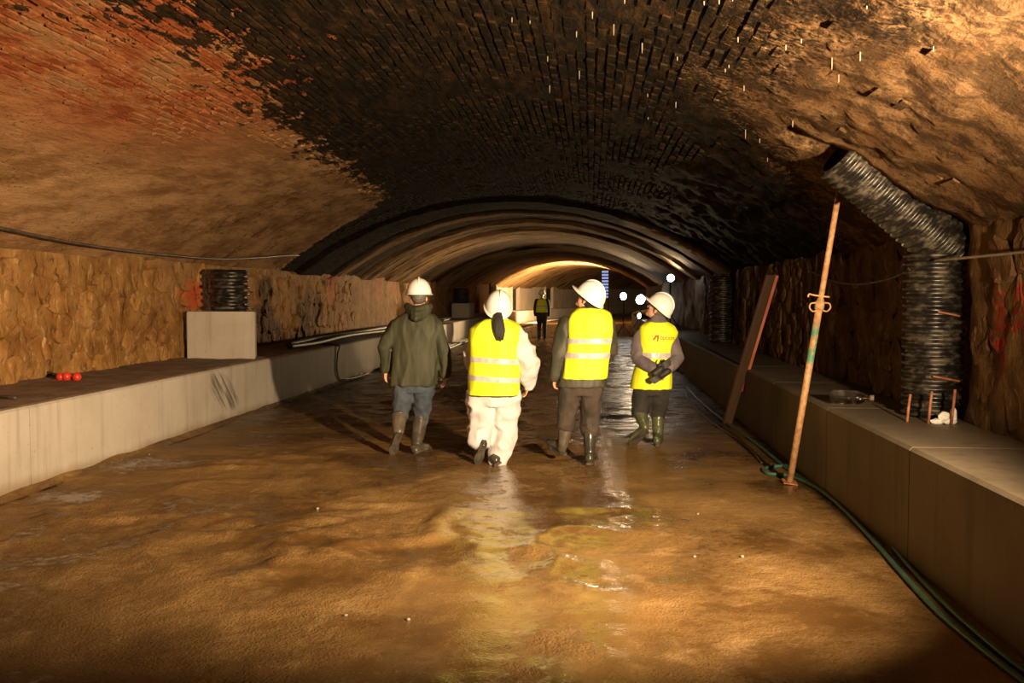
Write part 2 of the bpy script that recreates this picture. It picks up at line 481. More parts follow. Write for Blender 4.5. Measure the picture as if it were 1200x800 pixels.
def box(bm, lo, hi, M4=None):
    vs = [V((x, y, z)) for x in (lo[0], hi[0]) for y in (lo[1], hi[1]) for z in (lo[2], hi[2])]
    if M4 is not None:
        vs = [M4 @ v for v in vs]
    v = [bm.verts.new(p) for p in vs]
    for f in ((0, 1, 3, 2), (4, 6, 7, 5), (0, 4, 5, 1), (2, 3, 7, 6), (0, 2, 6, 4), (1, 5, 7, 3)):
        bm.faces.new([v[i] for i in f])
    return v


def ellipsoid(bm, c, r, R=None, seg=14, ring=9):
    m = Matrix.Translation(V(c)) @ (R.to_4x4() if R else Matrix.Identity(4)) @ Matrix.Diagonal((*r, 1))
    bmesh.ops.create_uvsphere(bm, u_segments=seg, v_segments=ring, radius=1, matrix=m)


def grid_mesh(name, us, vs, fn, mat, parent=None, smooth=True):
    verts = [fn(u, v) for u in us for v in vs]
    n = len(vs)
    faces = [(i * n + j, (i + 1) * n + j, (i + 1) * n + j + 1, i * n + j + 1) for i in range(len(us) - 1) for j in range(n - 1)]
    me = bpy.data.meshes.new(name)
    me.from_pydata(verts, [], faces)
    return link(name, me, parent, mat, smooth)


def frange(a, b, st):
    n = max(1, int(round((b - a) / st)))
    return [a + (b - a) * i / n for i in range(n + 1)]


fr = lambda v, o=5: noise.fractal(v, 0.8, 2.1, o)
# ------------------------------------------------------------------ the tunnel
XL, XR, WL, WR, LZ = -4.67, 1.93, -5.95, 2.72, 0.70
CX, HALF, RISE, ZS = -1.615, 4.335, 1.45, 2.10
RAD = (HALF * HALF + RISE * RISE) / (2 * RISE)
ZC = ZS + RISE - RAD
HA = math.asin(HALF / RAD)


def bend(y):
    return 0.004 * (y - 45) ** 2 if y > 45 else 0.0


def vault_pt(th, y, out=0.0):
    return V((CX + bend(y) + (RAD + out) * math.sin(th), y, ZC + (RAD + out) * math.cos(th)))


def th_of(x):
    return math.asin(max(-1, min(1, (x - CX) / RAD)))


# axis of the branch duct over the right haunch
BR0, BR1 = V((2.74, 7.70, 1.94)), V((1.83, 7.52, 2.67))


def vault_fn(y, th):
    o = 0.022 * fr(V((math.sin(th) * 9, y * 0.6, 3.1)), 4)
    p = vault_pt(th, y)
    if p.x > 0.7 and y < 20:               # broken, uneven face on the right
        o -= min(1, (p.x - 0.7) / 0.6) * (0.034 * fr(V((p.x * 4, y * 2.6, 1.3)), 5) + 0.020 * noise.noise(V((p.x * 14, y * 9, 4.4))))
    elif p.x < -3.3 and y < 18.5:
        o -= 0.014 * fr(V((p.x * 2.5, y * 1.6, 8.3)), 5)
    if 6.9 < y < 8.3 and p.x > 1.45:      # chase cut for the duct
        d = abs(y - 7.62)
        o += 0.20 * max(0, 1 - max(0, d - 0.16) / 0.10) if d < 0.26 else 0
    if y > 19:                             # stepped rings of the far vault
        for y0, y1, s in ((19.4, 21.2, -0.07), (22.2, 23.2, -0.06), (25.0, 26.4, -0.08), (28, 32, -0.09), (38, 46, -0.10), (56, 66, -0.10), (74, 80, -0.1)):
            if y0 <= y <= y1:
                o += s
    return vault_pt(th, y, o)


ys = frange(-8, 3, 1.0) + frange(3.08, 12, 0.075) + frange(12.15, 33, 0.15) + frange(33.5, 120, 0.5)
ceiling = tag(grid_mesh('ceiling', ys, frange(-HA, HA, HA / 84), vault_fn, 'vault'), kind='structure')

# bricks of the vault: longitudinal courses, proud and uneven
bm = bmesh.new()
for v in box(bm, (-0.119, -0.031, -0.05), (0.119, 0.031, 0.0)):
    if v.co.z > -0.01:
        v.co.x *= 0.97; v.co.y *= 0.90
bmesh.ops.recalc_face_normals(bm, faces=bm.faces[:])
brick_me = bpy.data.meshes.new('brick')
bm.to_mesh(brick_me)
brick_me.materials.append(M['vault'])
bricks = []
dth = 0.076 / RAD
nc = int(2 * HA / dth)
for c in range(nc):
    th = -HA + (c + 0.5) * dth
    x = CX + RAD * math.sin(th)
    for k in range(int((22 - 3.2) / 0.252)):
        y = 3.2 + k * 0.252 + (0.126 if c % 2 else 0) + random.uniform(-0.01, 0.01)
        nz = noise.noise(V((x * 0.8, y * 0.45, 1.7)))
        if x < -3.55 + 0.5 * nz and y < 18.3 and not (y < 9.5 and x > -4.3 + 0.5 * nz):
            continue                        # rendered over
        if x > 0.85 + 0.7 * nz and random.random() < (0.97 if x > 1.2 else 0.7):
            continue
        if x > 1.35 and abs(y - 7.62) < 0.42:
            continue
        if random.random() < 0.06:
            continue
        if 19.3 < y < 21.3 or y > 22:
            continue
        bricks.append((th, y, random.uniform(0.002, 0.015) * (0.55 if x > 0.9 else 1.0) + 0.006 * max(0, nz)))


def brick_matrix(th, y, proud):
    n = V((-math.sin(th), 0, -math.cos(th)))
    t = V((math.cos(th), 0, -math.sin(th)))
    m = Matrix((V((0, 1, 0)), t, n)).transposed().to_4x4()
    j = Matrix.Rotation(random.uniform(-0.03, 0.03), 4, 'Z') @ Matrix.Rotation(random.uniform(-0.06, 0.06), 4, 'Y') @ Matrix.Rotation(random.uniform(-0.12, 0.12), 4, 'X')
    return Matrix.Translation(vault_pt(th, y) + n * proud) @ m @ j @ Matrix.Diagonal((random.uniform(0.9, 1.02), random.uniform(0.85, 1.02), 1, 1))


def in_view(p, margin=0):
    v = p - V((0, 0, EYE))
    f = V((-math.sin(YAW) * math.cos(PIT), math.cos(YAW) * math.cos(PIT), -math.sin(PIT)))
    r = V((math.cos(YAW), math.sin(YAW), 0)); u = r.cross(f)
    z = v.dot(f)
    if z < 0.5:
        return False
    return abs(v.dot(r) / z * FPX) < 600 + margin and abs(v.dot(u) / z * FPX) < 400 + margin


vis = sorted([b for b in bricks if in_view(vault_pt(b[0], b[1]))], key=lambda b: (vault_pt(b[0], b[1]) - V((0, 0, EYE))).length)
near = set(id(b) for b in vis[:300])
verts, faces = [], []
src = [v.co.copy() for v in brick_me.vertices]
srf = [tuple(p.vertices) for p in brick_me.polygons]
for b in bricks:
    m = brick_matrix(*b)
    if id(b) in near:
        o = bpy.data.objects.new('brick', brick_me)
        COL.objects.link(o)
        o.parent = ceiling
        o.matrix_world = m
    else:
        k = len(verts)
        verts += [m @ v for v in src]
        faces += [tuple(i + k for i in f) for f in srf]
me = bpy.data.meshes.new('brickwork')
me.from_pydata(verts, [], faces)
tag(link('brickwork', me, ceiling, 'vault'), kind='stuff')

# thin lime drips hanging from the brickwork
bm = bmesh.new()
for i in range(42):
    x, y = random.uniform(-0.6, 1.9), random.uniform(4.3, 9)
    p = vault_pt(th_of(x), y, -0.02)
    L = random.choice((0.012, 0.015, 0.02, 0.03, 0.055))
    tube(bm, [p + V((0, 0, 0.03)), p - V((0, 0, L * 0.5)), p - V((0, 0, L))], [0.004, 0.003, 0.0015], 5, False)
tag(bm_obj('lime_drip', bm, 'calcite', ceiling), kind='stuff')


# ---- rough side walls
def wall_l(y, z):
    q = V((0.3, y * 1.0, z * 1.3))
    o = 0.07 * fr(q * 0.9, 5) + 0.035 * fr(q * 4 + V((5, 0, 0)), 4)
    return V((WL + bend(y) + o, y, z))


def wall_r(y, z):
    q = V((7.3, y * 1.2, z * 0.8))
    o = 0.06 * fr(q, 5) + 0.045 * fr(V((2, y * 6, z * 2.2)), 4)
    if abs(y - 7.72) < 0.34:
        o -= 0.26
    if abs(y - 19.5) < 0.34:
        o -= 0.16
    return V((WR + bend(y) - o, y, z))


zz = frange(0.45, 2.25, 0.06)
yw = frange(-8, 4, 1) + frange(4.08, 24, 0.07) + frange(24.2, 60, 0.25) + frange(61, 120, 1)
wl = tag(grid_mesh('wall_left', yw, zz, wall_l, 'rock_l'), kind='structure')
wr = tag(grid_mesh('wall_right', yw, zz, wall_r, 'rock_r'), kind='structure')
wb = grid_mesh('wall_back', frange(-7, 4, 1), frange(-0.2, 4, 0.7), lambda x, z: V((x, -8, z)), 'rock_r')
tag(wb, kind='structure')


def stones(wall, fn, y0, y1, z0, z1, sy, sz, mat, limit, skip, nrm, proud):
    """irregular stones: jittered cells clipped against their neighbours, set proud of the wall"""
    cells = {}
    ny, nz = int((y1 - y0) / sy), int((z1 - z0) / sz)
    for i in range(-1, ny + 1):
        for j in range(-1, nz + 1):
            cells[i, j] = ((i + 0.5 + (0.5 if j % 2 else 0) * 0.8 + random.uniform(-0.34, 0.34)) * sy + y0, (j + 0.5 + random.uniform(-0.36, 0.36)) * sz + z0)
    n = 0
    for i in range(ny):
        for j in range(nz):
            c = cells[i, j]
            if skip(*c) or n >= limit:
                continue
            poly = [(c[0] + a * sy * 1.2, c[1] + b * sz * 1.2) for a, b in ((-1, -1), (1, -1), (1, 1), (-1, 1))]
            for di in (-2, -1, 0, 1, 2):
                for dj in (-2, -1, 0, 1, 2):
                    q = cells.get((i + di, j + dj))
                    if q is None or (di == 0 and dj == 0):
                        continue
                    mx, mz, ax, az = (c[0] + q[0]) / 2, (c[1] + q[1]) / 2, q[0] - c[0], q[1] - c[1]
                    new = []
                    for k in range(len(poly)):
                        p, r = poly[k], poly[(k + 1) % len(poly)]
                        dp = (p[0] - mx) * ax + (p[1] - mz) * az
                        dr = (r[0] - mx) * ax + (r[1] - mz) * az
                        if dp <= 0: new.append(p)
                        if dp * dr < 0:
                            t = dp / (dp - dr)
                            new.append((p[0] + (r[0] - p[0]) * t, p[1] + (r[1] - p[1]) * t))
                    poly = new
                    if len(poly) < 3: break
                if len(poly) < 3: break
            if len(poly) < 3:
                continue
            # round the corners and shrink for the joint
            pts = []
            for k in range(len(poly)):
                p, r = poly[k], poly[(k + 1) % len(poly)]
                for t in (0.22, 0.78):
                    pts.append((p[0] + (r[0] - p[0]) * t, p[1] + (r[1] - p[1]) * t))
            sh = 0.985
            h = random.uniform(*proud)
            base = fn(*c)
            bm = bmesh.new()
            rings = []
            for s, d in ((sh, -0.08), (sh, h * 0.3), (sh * 0.88, h * 0.9), (sh * 0.5, h * 1.0)):
                ring = []
                for (y, z) in pts:
                    yy, z2 = c[0] + (y - c[0]) * s, c[1] + (z - c[1]) * s
                    z2 = min(max(z2, LZ - 0.1), 2.22)
                    dd = d + (0.03 * noise.noise(V((yy * 6, z2 * 6, 3.0))) + 0.018 * noise.noise(V((yy * 15, z2 * 15, 7.0)))) * (1 if d > 0 else 0)
                    ring.append(bm.verts.new(V((0, yy - c[0], z2 - c[1])) + nrm * dd))
                rings.append(ring)
            skin(bm, rings)
            o = bm_obj('stone', bm, mat, wall)
            o.location = (base.x, c[0], c[1])
            n += 1


stones(wl, lambda y, z: wall_l(y, z), 8.0, 24.5, 0.70, 2.18, 0.36, 0.25, 'rock_l', 300,
       lambda y, z: (13.4 < y < 14.6 and z < 1.4) or random.random() < 0.18, V((1, 0, 0)), (0.0, 0.035))
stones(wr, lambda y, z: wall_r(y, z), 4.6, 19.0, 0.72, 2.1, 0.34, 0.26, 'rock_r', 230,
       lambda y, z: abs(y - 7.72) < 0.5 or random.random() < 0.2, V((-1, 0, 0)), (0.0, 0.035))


# ---- floor
def floor_z(x, y):
    z = 0.012 * fr(V((x * 0.9, y * 0.7, 0.3)), 5)
    rut = noise.noise(V((x * 1.3 + y * 0.25, y * 0.5, 4.0)))
    z += 0.05 * max(0.0, rut - 0.1) * (1 if x < 0.2 else 0.25)
    z += 0.022 * max(0, fr(V((x * 2.0 + 1.2 * y, y * 2.4, 9.0)), 5)) * (1.0 if x < -1.0 else 0.25)
    if 2.5 < y < 11 and x < 0.6:          # churned ridges and clods
        mk = min(1, (0.6 - x) / 0.8) * min(1, (11 - y) / 2) * max(0.0, min(1, 0.55 + 1.6 * noise.noise(V((x * 0.55, y * 0.4, 6.0)))))
        rd = 1 - 2 * abs(noise.noise(V((x * 1.1 - y * 0.75, y * 1.3 + x * 0.5, 2.2))))
        z += mk * (0.085 * max(0, rd - 0.5) + 0.014 * noise.noise(V((x * 9, y * 9, 1.0))))
    if y > 10:
        z += 0.016 * min(1, (y - 10) / 3) * noise.noise(V((x * 1.6, y * 3.2, 2.0)))
    return z - 0.012


xs = frange(-4.9, 2.2, 0.042)
yf = frange(-8, 2, 2) + frange(2.05, 12, 0.042) + frange(12.06, 14, 0.06) + frange(14.12, 40, 0.13) + frange(41, 120, 1)
floor = tag(grid_mesh('floor', yf, xs, lambda y, x: V((x + bend(y), y, floor_z(x, y))), 'floor'), kind='structure')


# ---- concrete ledges cast in lengths
def ledge(name, x_front, x_back, mat, joints, top_dx):
    root = tag(empty(name, (0, 0, 0)), kind='structure')
    for y0, y1 in zip(joints, joints[1:]):
        bm = bmesh.new()
        g = 0.006
        rings = []
        n = max(1, int((y1 - y0) / 2.5))
        for y in [y0 + g + (y1 - y0 - 2 * g) * k / n for k in range(n + 1)]:
            b = bend(y)
            s = 1 if x_front > x_back else -1
            prof = [(x_front, -0.1), (x_front, LZ - 0.02), (x_front - s * 0.02, LZ), (x_back, LZ), (x_back, -0.1)]
            rings.append([bm.verts.new((x + b, y, z)) for x, z in prof])
        skin(bm, rings)
        bm_obj('kerb_block', bm, mat, root)
    return root


jl = [-8, 1.4, 4.6, 7.8, 11.05, 14.5, 17.3, 19.8, 22.4, 25, 28, 31, 35, 39, 44, 50, 56, 62, 68, 75, 82, 90, 100, 120]
jr = [-8, 1.0, 3.1, 4.35, 6.1, 8.2, 10.6, 13.0, 15.4, 17.8, 20.2, 22.6, 26, 30, 35, 40, 46, 52, 58, 64, 70, 78, 86, 96, 108, 120]
ll = ledge('ledge_left', XL, WL - 0.3, 'conc_l', jl, 0)
lr = ledge('ledge_right', XR, WR + 0.3, 'conc_r', jr, 0)
dirt = grid_mesh('dirt_cover', frange(3, 30, 0.12), frange(0, 1, 0.125),
                 lambda y, t: V((XL - 0.05 - 0.03 * noise.noise(V((y * 2, 0, 0))) + (WL - XL) * t, y,
                                 LZ - 0.004 + (0.014 + 0.012 * fr(V((t * 5, y * 3, 1)), 4) + 0.05 * max(0, t - 0.7)) * min(1, t * 8))), 'dirt', ll)
footing = grid_mesh('mud_fillet', frange(4, 20, 0.1), frange(0, 1, 0.25),
                    lambda y, t: V((XL + 0.10 * t * (1 + 0.5 * noise.noise(V((y * 1.3, 0, 0)))) - 0.005, y, 0.045 * (1 - t) ** 2 * (1 + 0.6 * noise.noise(V((y * 2, 5, 0)))) - 0.004)), 'floor', ll)

# far left wall: pale plastered stretch with dark doorways
far = tag(empty('wall_far_left', (0, 0, 0)), kind='structure')


def far_panel(name, y0, y1, z0, z1, proud, mat):
    bm = bmesh.new()
    rings = []
    for y in frange(y0, y1, 1.0):
        x = WL + bend(y) + 0.10
        rings.append([bm.verts.new(p) for p in ((x - 0.5, y, z0), (x + proud, y, z0), (x + proud, y, z1), (x - 0.5, y, z1))])
    skin(bm, rings)
    return bm_obj(name, bm, mat, far)


for a, b in ((50.0, 53.2), (55.0, 60), (62.2, 70), (72.2, 84), (86, 104)):
    far_panel('plaster_panel', a, b, 0.7, 2.3, 0.05, 'far_plaster')
for a, b in ((53.2, 55.0), (60, 62.2), (70, 72.2), (84, 86)):
    far_panel('doorway', a, b, 0.7, 2.15, -0.08, 'dark_void')
for a in (53.2, 55.0, 60, 62.2, 70, 72.2):
    far_panel('door_jamb', a - 0.12, a + 0.12, 0.7, 2.3, 0.12, 'dark_void' if a == 53.2 else 'far_plaster')


# ------------------------------------------------------------------ objects of the place
def corrugated(name, a, b, r, pitch, mat, parent, amp=0.016, seg=28):
    a, b = V(a), V(b)
    d = (b - a); L = d.length; d.normalize()
    e, f = frame(d)
    bm = bmesh.new()
    rings = []
    n = int(L / pitch)
    for i in range(n):
        for t, k in ((0.0, -1), (0.2, -0.8), (0.35, 1), (0.65, 1), (0.8, -0.8)):
            c = a + d * ((i + t) * L / n)
            rings.append([bm.verts.new(c + (e * math.cos(q) + f * math.sin(q)) * (r + amp * k)) for q in [2 * math.pi * j / seg for j in range(seg)]])
    # open end: turn the wall inwards
    c = b
    for rr, back in ((r - amp, 0), (r - amp - 0.012, 0), (r - amp - 0.012, -0.3)):
        rings.append([bm.verts.new(c + d * back + (e * math.cos(q) + f * math.sin(q)) * rr) for q in [2 * math.pi * j / seg for j in range(seg)]])
    skin(bm, rings)
    return bm_obj(name, bm, mat, parent, True)


t = empty('corrugated_duct', (2.60, 7.72, LZ))
tag(t, 'wet black corrugated duct rising from right ledge and bending up along the vault', 'duct')
corrugated('riser_pipe', (2.60, 7.72, LZ), (2.60, 7.72, 1.95), 0.205, 0.062, 'duct', t)
corrugated('branch_pipe', BR0, BR1, 0.19, 0.058, 'duct', t)
for i, (z, a0, a1) in enumerate(((1.50, -1.75, -1.05), (1.02, -1.85, -1.0))):      # rusty straps
    bm = bmesh.new()
    tube(bm, [(2.60 + 0.235 * math.cos(q), 7.72 + 0.235 * math.sin(q), z - 0.004 * k) for k, q in enumerate(frange(a0, a1, 0.09))], 0.008, 6)
    bm_obj('rusty_strap', bm, 'rust', t, True)
localise(t)

t = empty('corrugated_duct', (2.60, 19.5, LZ))
tag(t, 'distant corrugated duct against right wall with glinting left edge', 'duct')
corrugated('riser_pipe', (2.56, 19.5, LZ), (2.56, 19.5, 2.0), 0.24, 0.085, 'duct', t, 0.02)
localise(t)

t = tag(bm_obj('concrete_block', bmesh.new(), 'conc_l'), 'pale concrete block on left ledge under the short corrugated pipe', 'concrete block')
bm = bmesh.new()
bl, br, tz = pix(219, 418, 13.75).x, pix(299, 418, 13.75).x, pix(260, 365, 13.75).z
vb = box(bm, (bl, 13.75, LZ), (br, 14.45, tz))
for v in vb:
    if v.co.y > 14 and v.co.x > -5.2:
        v.co.x -= 0.22
bmesh.ops.bevel(bm, geom=bm.edges[:], offset=0.012, segments=2, affect='EDGES')
bm.to_mesh(t.data); bm.free()
pc = pix(269, 362, 14.1)
t = empty('corrugated_duct', (pc.x, 14.12, tz))
tag(t, 'short dark corrugated pipe standing on pale block at left wall', 'duct')
corrugated('riser_pipe', (pc.x, 14.12, tz), (pc.x, 14.12, pix(269, 316, 14.1).z), 0.26, 0.092, 'duct', t, 0.022)
localise(t)
t = tag(bm_obj('concrete_block', bmesh.new(), 'conc_l'), 'small distant concrete block on left ledge below a dark vent', 'concrete block')
bm = bmesh.new()
box(bm, (-5.75, 40.2, LZ), (-5.0, 41.9, 1.30))
bmesh.ops.bevel(bm, geom=bm.edges[:], offset=0.02, segments=2, affect='EDGES')
bm.to_mesh(t.data); bm.free()
t = empty('corrugated_duct', (-5.6, 41, 1.30))
tag(t, 'distant black pipe stub on small block far along left ledge', 'duct')
corrugated('riser_pipe', (-5.45, 41, 1.30), (-5.45, 41, 1.92), 0.32, 0.1, 'black_plastic', t, 0.02)
localise(t)

# telescopic steel prop
pb, pt = V((1.72, 8.62, 0.0)), pix(984, 219, 8.28)
t = empty('steel_prop', pb)
tag(t, 'slanting telescopic steel prop braced between floor and vault', 'prop')
d = (pt - pb).normalized()
e, f = frame(d)
Rm = Matrix((e, f, d)).transposed().to_4x4()
cl = pb + (pt - pb) * 0.635
bm = bmesh.new(); tube(bm, [pb + d * 0.01, cl], 0.030, 14, False); bm_obj('outer_tube', bm, 'prop', t, True)
bm = bmesh.new(); tube(bm, [cl - d * 0.2, pt - d * 0.008], 0.024, 14, False); bm_obj('inner_tube', bm, 'prop', t, True)
bm = bmesh.new(); box(bm, (-0.06, -0.06, 0), (0.06, 0.06, 0.008), Matrix.Translation(pt - d * 0.008) @ Rm); bm_obj('top_plate', bm, 'prop', t)
bm = bmesh.new(); box(bm, (-0.06, -0.06, 0), (0.06, 0.06, 0.008), Matrix.Translation(pb) @ Rm); bm_obj('base_plate', bm, 'rust', t)
bm = bmesh.new(); tube(bm, [cl - d * 0.09, cl - d * 0.02], 0.040, 14, False); co = bm_obj('collar_nut', bm, 'prop', t, True)
c0 = cl - d * 0.055
for s in (-1, 1):
    bm = bmesh.new()
    tube(bm, smooth_path([c0 + V((s * 0.035, -0.01, 0.02)), c0 + V((s * 0.075, -0.015, 0.015)), c0 + V((s * 0.085, -0.015, -0.02)), c0 + V((s * 0.06, -0.01, -0.05)), c0 + V((s * 0.03, -0.01, -0.045))], 4), 0.007, 6)
    bm_obj('handle', bm, 'prop', co, True)
bm = bmesh.new()
tube(bm, smooth_path([cl + V((0.06, -0.03, 0.015)), cl + V((-0.06, -0.03, 0.03)), cl + V((-0.10, -0.03, 0.04)), cl + V((-0.11, -0.03, 0.02))], 4), 0.008, 6)
bm_obj('locking_pin', bm, 'prop', t, True)
localise(t)

# leaning board with a red edge
b0, b1 = V((1.74, 12.6, 0.0)), pix(905, 322, 12.05)
t = empty('leaning_board', b0)
tag(t, 'dark board with faded red edge leaning against right ledge', 'board')
d = (b1 - b0).normalized()
e = (V((1, 0, 0)) - d * d.x).normalized()
e = (Matrix.Rotation(0.5, 3, d) @ e).normalized()
f = d.cross(e)
Rm = Matrix.Translation(b0) @ Matrix((e, f, d)).transposed().to_4x4()
L = (b1 - b0).length
bm = bmesh.new(); box(bm, (-0.085, -0.02, 0), (0.045, 0.02, L), Rm); bmesh.ops.bevel(bm, geom=bm.edges[:], offset=0.004, segments=1, affect='EDGES'); bm_obj('plank', bm, 'wood', t)
bm = bmesh.new(); box(bm, (0.045, -0.022, 0.45), (0.085, 0.022, L), Rm); bmesh.ops.bevel(bm, geom=bm.edges[:], offset=0.003, segments=1, affect='EDGES'); bm_obj('red_batten', bm, 'red_paint', t)
localise(t)


# hoses and cables
def hose(name, pts, r, mat, label, cat, n=7, seg=8):
    bm = bmesh.new()
    tube(bm, smooth_path(pts, n), r, seg)
    return tag(bm_obj(name, bm, mat, None, True), label, cat)


def fl(px, py, r):
    """floor point that shows at the pixel"""
    d = pix(px, py, 1.0) - V((0, 0, EYE))
    q = V((0, 0, EYE)) + d * ((r - EYE) / d.z)
    return V((q.x, q.y, floor_z(q.x, q.y) + r))


g1 = [(1215, 806), (1160, 766), (1100, 715), (1060, 672), (1015, 622), (978, 586), (948, 563), (920, 545), (888, 520), (858, 499), (834, 481), (815, 464), (805, 452)]
hose('garden_hose', [fl(x, y, 0.016) for x, y in g1], 0.016, 'green_hose', 'green hose on the muddy floor, the outer one along right ledge', 'hose')
g2 = [(1215, 794), (1165, 757), (1110, 707), (1065, 660), (1030, 620), (990, 585), (955, 568), (925, 555), (900, 552), (897, 546), (925, 544), (945, 552)]
hose('garden_hose', [fl(x, y, 0.016) for x, y in g2], 0.016, 'green_hose', 'green hose with a loop at the foot of steel prop', 'hose')
g3 = [(1060, 655), (1035, 622), (1020, 600), (990, 575), (965, 558), (945, 548)]
hose('power_cable', [fl(x, y, 0.009) for x, y in g3], 0.009, 'green_hose', 'thin dark cable nearest the right ledge base', 'cable')
g4 = [(803, 455), (806, 464), (818, 479), (838, 496), (862, 512), (882, 528), (893, 540)]
hose('power_cable', [fl(x, y, 0.011) for x, y in g4], 0.011, 'grey_cable', 'pale cable winding over wet floor beyond steel prop', 'cable')
for i, dx in enumerate((0.10, 0.22, 0.34)):
    pts = [V((XL + dx + 0.05 * math.sin(y * 0.9 + i), y, 0.03)) for y in (21, 24, 28, 33, 39, 45)]
    hose('water_hose', pts, 0.028, 'pale_hose', ('pale green hose tight against left ledge foot', 'middle one of three pale hoses by left ledge', 'pale hose farthest out from left ledge foot')[i], 'hose', 5)
# lamplight on the floor farther along, put in as a pale strip
grid = grid_mesh('lit_floor_strip', frange(46, 66, 1.0), [0, 0.5, 1],
                 lambda y, t: V((XL + bend(y) + 0.25 + 0.75 * t, y, 0.035 + 0.03 * noise.noise(V((y, t * 3, 0))))), 'white_scrap_lit_floor')
sol = grid.modifiers.new('thickness', 'SOLIDIFY'); sol.thickness = 0.01
tag(grid, 'long pale strip standing in for lamplight on the far floor along left ledge', 'lit floor')

# wall wires
def on_wall_l(px, py):
    d = pix(px, py, 1.0) - V((0, 0, EYE))
    return V((0, 0, EYE)) + d * ((WL + 0.40) / d.x)


w1 = [V((WL + 0.45, 3.0, 2.42)), V((WL + 0.42, 5.5, 2.36))] + [on_wall_l(*q) for q in ((-60, 254), (0, 267), (90, 285), (170, 296), (250, 303), (300, 302), (345, 299), (400, 300))]
hose('wall_cable', w1, 0.017, 'cable', 'dark cable sagging along the top of left wall', 'cable')
hose('wall_cable', [V((WR - 0.10, 5.2, 1.90)), V((WR - 0.10, 6.2, 1.885)), V((2.50, 7.40, 1.875))], 0.010, 'grey_cable', 'taut pale cable on right wall beside the duct riser', 'cable')
hose('wall_cable', [pix(1066, 316, 7.7), pix(1040, 327, 8.2), pix(1005, 333, 8.9), pix(975, 329, 9.6), pix(950, 318, 10.3)], 0.009, 'cable', 'dark slack cable hanging left of the duct riser', 'cable')

# black pipes on the left ledge
hose('black_pipe', [V((-4.98, y, LZ + 0.08 + 0.02 * math.sin(y))) for y in (15.9, 17.5, 20, 24, 29, 34)], 0.045, 'black_plastic', 'black plastic pipe on left ledge near its front edge', 'pipe')
hose('black_pipe', [V((-5.22, y, LZ + 0.09 + 0.02 * math.sin(y + 1))) for y in (16.6, 18, 21, 25, 30, 36)], 0.055, 'black_plastic', 'thicker black pipe on left ledge behind the front one', 'pipe')
hose('hanging_cable', [V((-5.0, 17.9, LZ + 0.02)), V((XL + 0.015, 17.8, LZ + 0.0)), V((XL + 0.02, 17.7, 0.55)), V((XL + 0.02, 17.65, 0.25)), V((XL + 0.03, 17.9, 0.08)), V((XL + 0.10, 18.6, 0.03)), V((XL + 0.12, 19.8, 0.03))], 0.013, 'cable', 'dark cable looping down the left ledge face', 'cable')


# red-and-black things on the left ledge
def ledge_pt(px, py, z=LZ):
    d = pix(px, py, 1.0) - V((0, 0, EYE))
    return V((0, 0, EYE)) + d * ((z - EYE) / d.z)


a, b, c = ledge_pt(58, 444), ledge_pt(73, 446.5), ledge_pt(90, 446.5)
t = empty('hand_tool', a)
tag(t, 'small black tool with red rounded ends lying on left ledge', 'tool')
bm = bmesh.new(); tube(bm, [a + V((0.0, -0.02, 0.07)), a + V((0.05, 0, 0.05)), b + V((0, 0, 0.05)), c + V((0, 0, 0.035))], 0.018, 8); bm_obj('shaft', bm, 'black_plastic', t, True)
for q, r in ((b + V((-0.02, 0, 0.045)), 0.045), (b + V((0.05, 0, 0.05)), 0.05), (c + V((0, 0, 0.045)), 0.048)):
    bm = bmesh.new(); ellipsoid(bm, q, (r, r, r * 1.05)); bm_obj('red_end', bm, 'red_plastic', t, True)
localise(t)
a, b = ledge_pt(-8, 469), ledge_pt(17, 470)
bm = bmesh.new(); tube(bm, [a + V((0, 0, 0.03)), (a + b) / 2 + V((0, 0, 0.035)), b + V((0, 0, 0.03))], [0.015, 0.014, 0.018], 8)
tag(bm_obj('iron_rod', bm, 'cable', None, True), 'short dark rod lying on left ledge at picture edge', 'rod')

# right ledge: bottle, stakes, white scrap
a = ledge_pt(972, 473)
t = empty('plastic_bottle', a)
tag(t, 'clear plastic bottle lying on right ledge behind the steel prop', 'bottle')
ax = V((0.95, -0.25, 0)).normalized()
e, f = frame(ax)
bm = bmesh.new()
rings = []
for s, r in ((0, 0.03), (0.005, 0.055), (0.05, 0.06), (0.07, 0.056), (0.09, 0.06), (0.16, 0.06), (0.18, 0.056), (0.20, 0.06), (0.25, 0.055), (0.30, 0.025), (0.33, 0.02)):
    rings.append([bm.verts.new(a + V((0, 0, 0.062)) + ax * s + (e * math.cos(q) + f * math.sin(q)) * r) for q in [2 * math.pi * k / 16 for k in range(16)]])
skin(bm, rings); bm_obj('bottle_body', bm, 'clear', t, True)
bm = bmesh.new(); tube(bm, [a + V((0, 0, 0.062)) + ax * 0.325, a + V((0, 0, 0.062)) + ax * 0.355], 0.024, 12, False); bm_obj('bottle_cap', bm, 'grey_cable', t, True)
localise(t)
for (px, py, top, lab) in ((1063, 494, 463, 'rusty stake on right ledge, leftmost of three before the duct'), (1088, 496, 460, 'rusty stake on right ledge, middle of three before the duct'), (1115, 498, 458, 'rusty stake on right ledge nearest the white scrap')):
    a = ledge_pt(px, py)
    bm = bmesh.new(); tube(bm, [a, a + V((0.008, 0, 0.10)), a + V((0.02, 0.0, (py - top) / FPX * a.y * 1.02))], 0.010, 8, False)
    tag(bm_obj('rebar_stake', bm, 'rust', None, True), lab, 'stake')
a = ledge_pt(1108, 497)
bm = bmesh.new()
for q, r in (((0.0, 0.02, 0.055), (0.05, 0.02, 0.03)), ((-0.03, 0.02, 0.02), (0.08, 0.03, 0.02)), ((0.06, 0.02, 0.06), (0.025, 0.025, 0.06)), ((0.02, 0.0, 0.02), (0.06, 0.03, 0.02))):
    ellipsoid(bm, a + V(q), r, None, 10, 7)
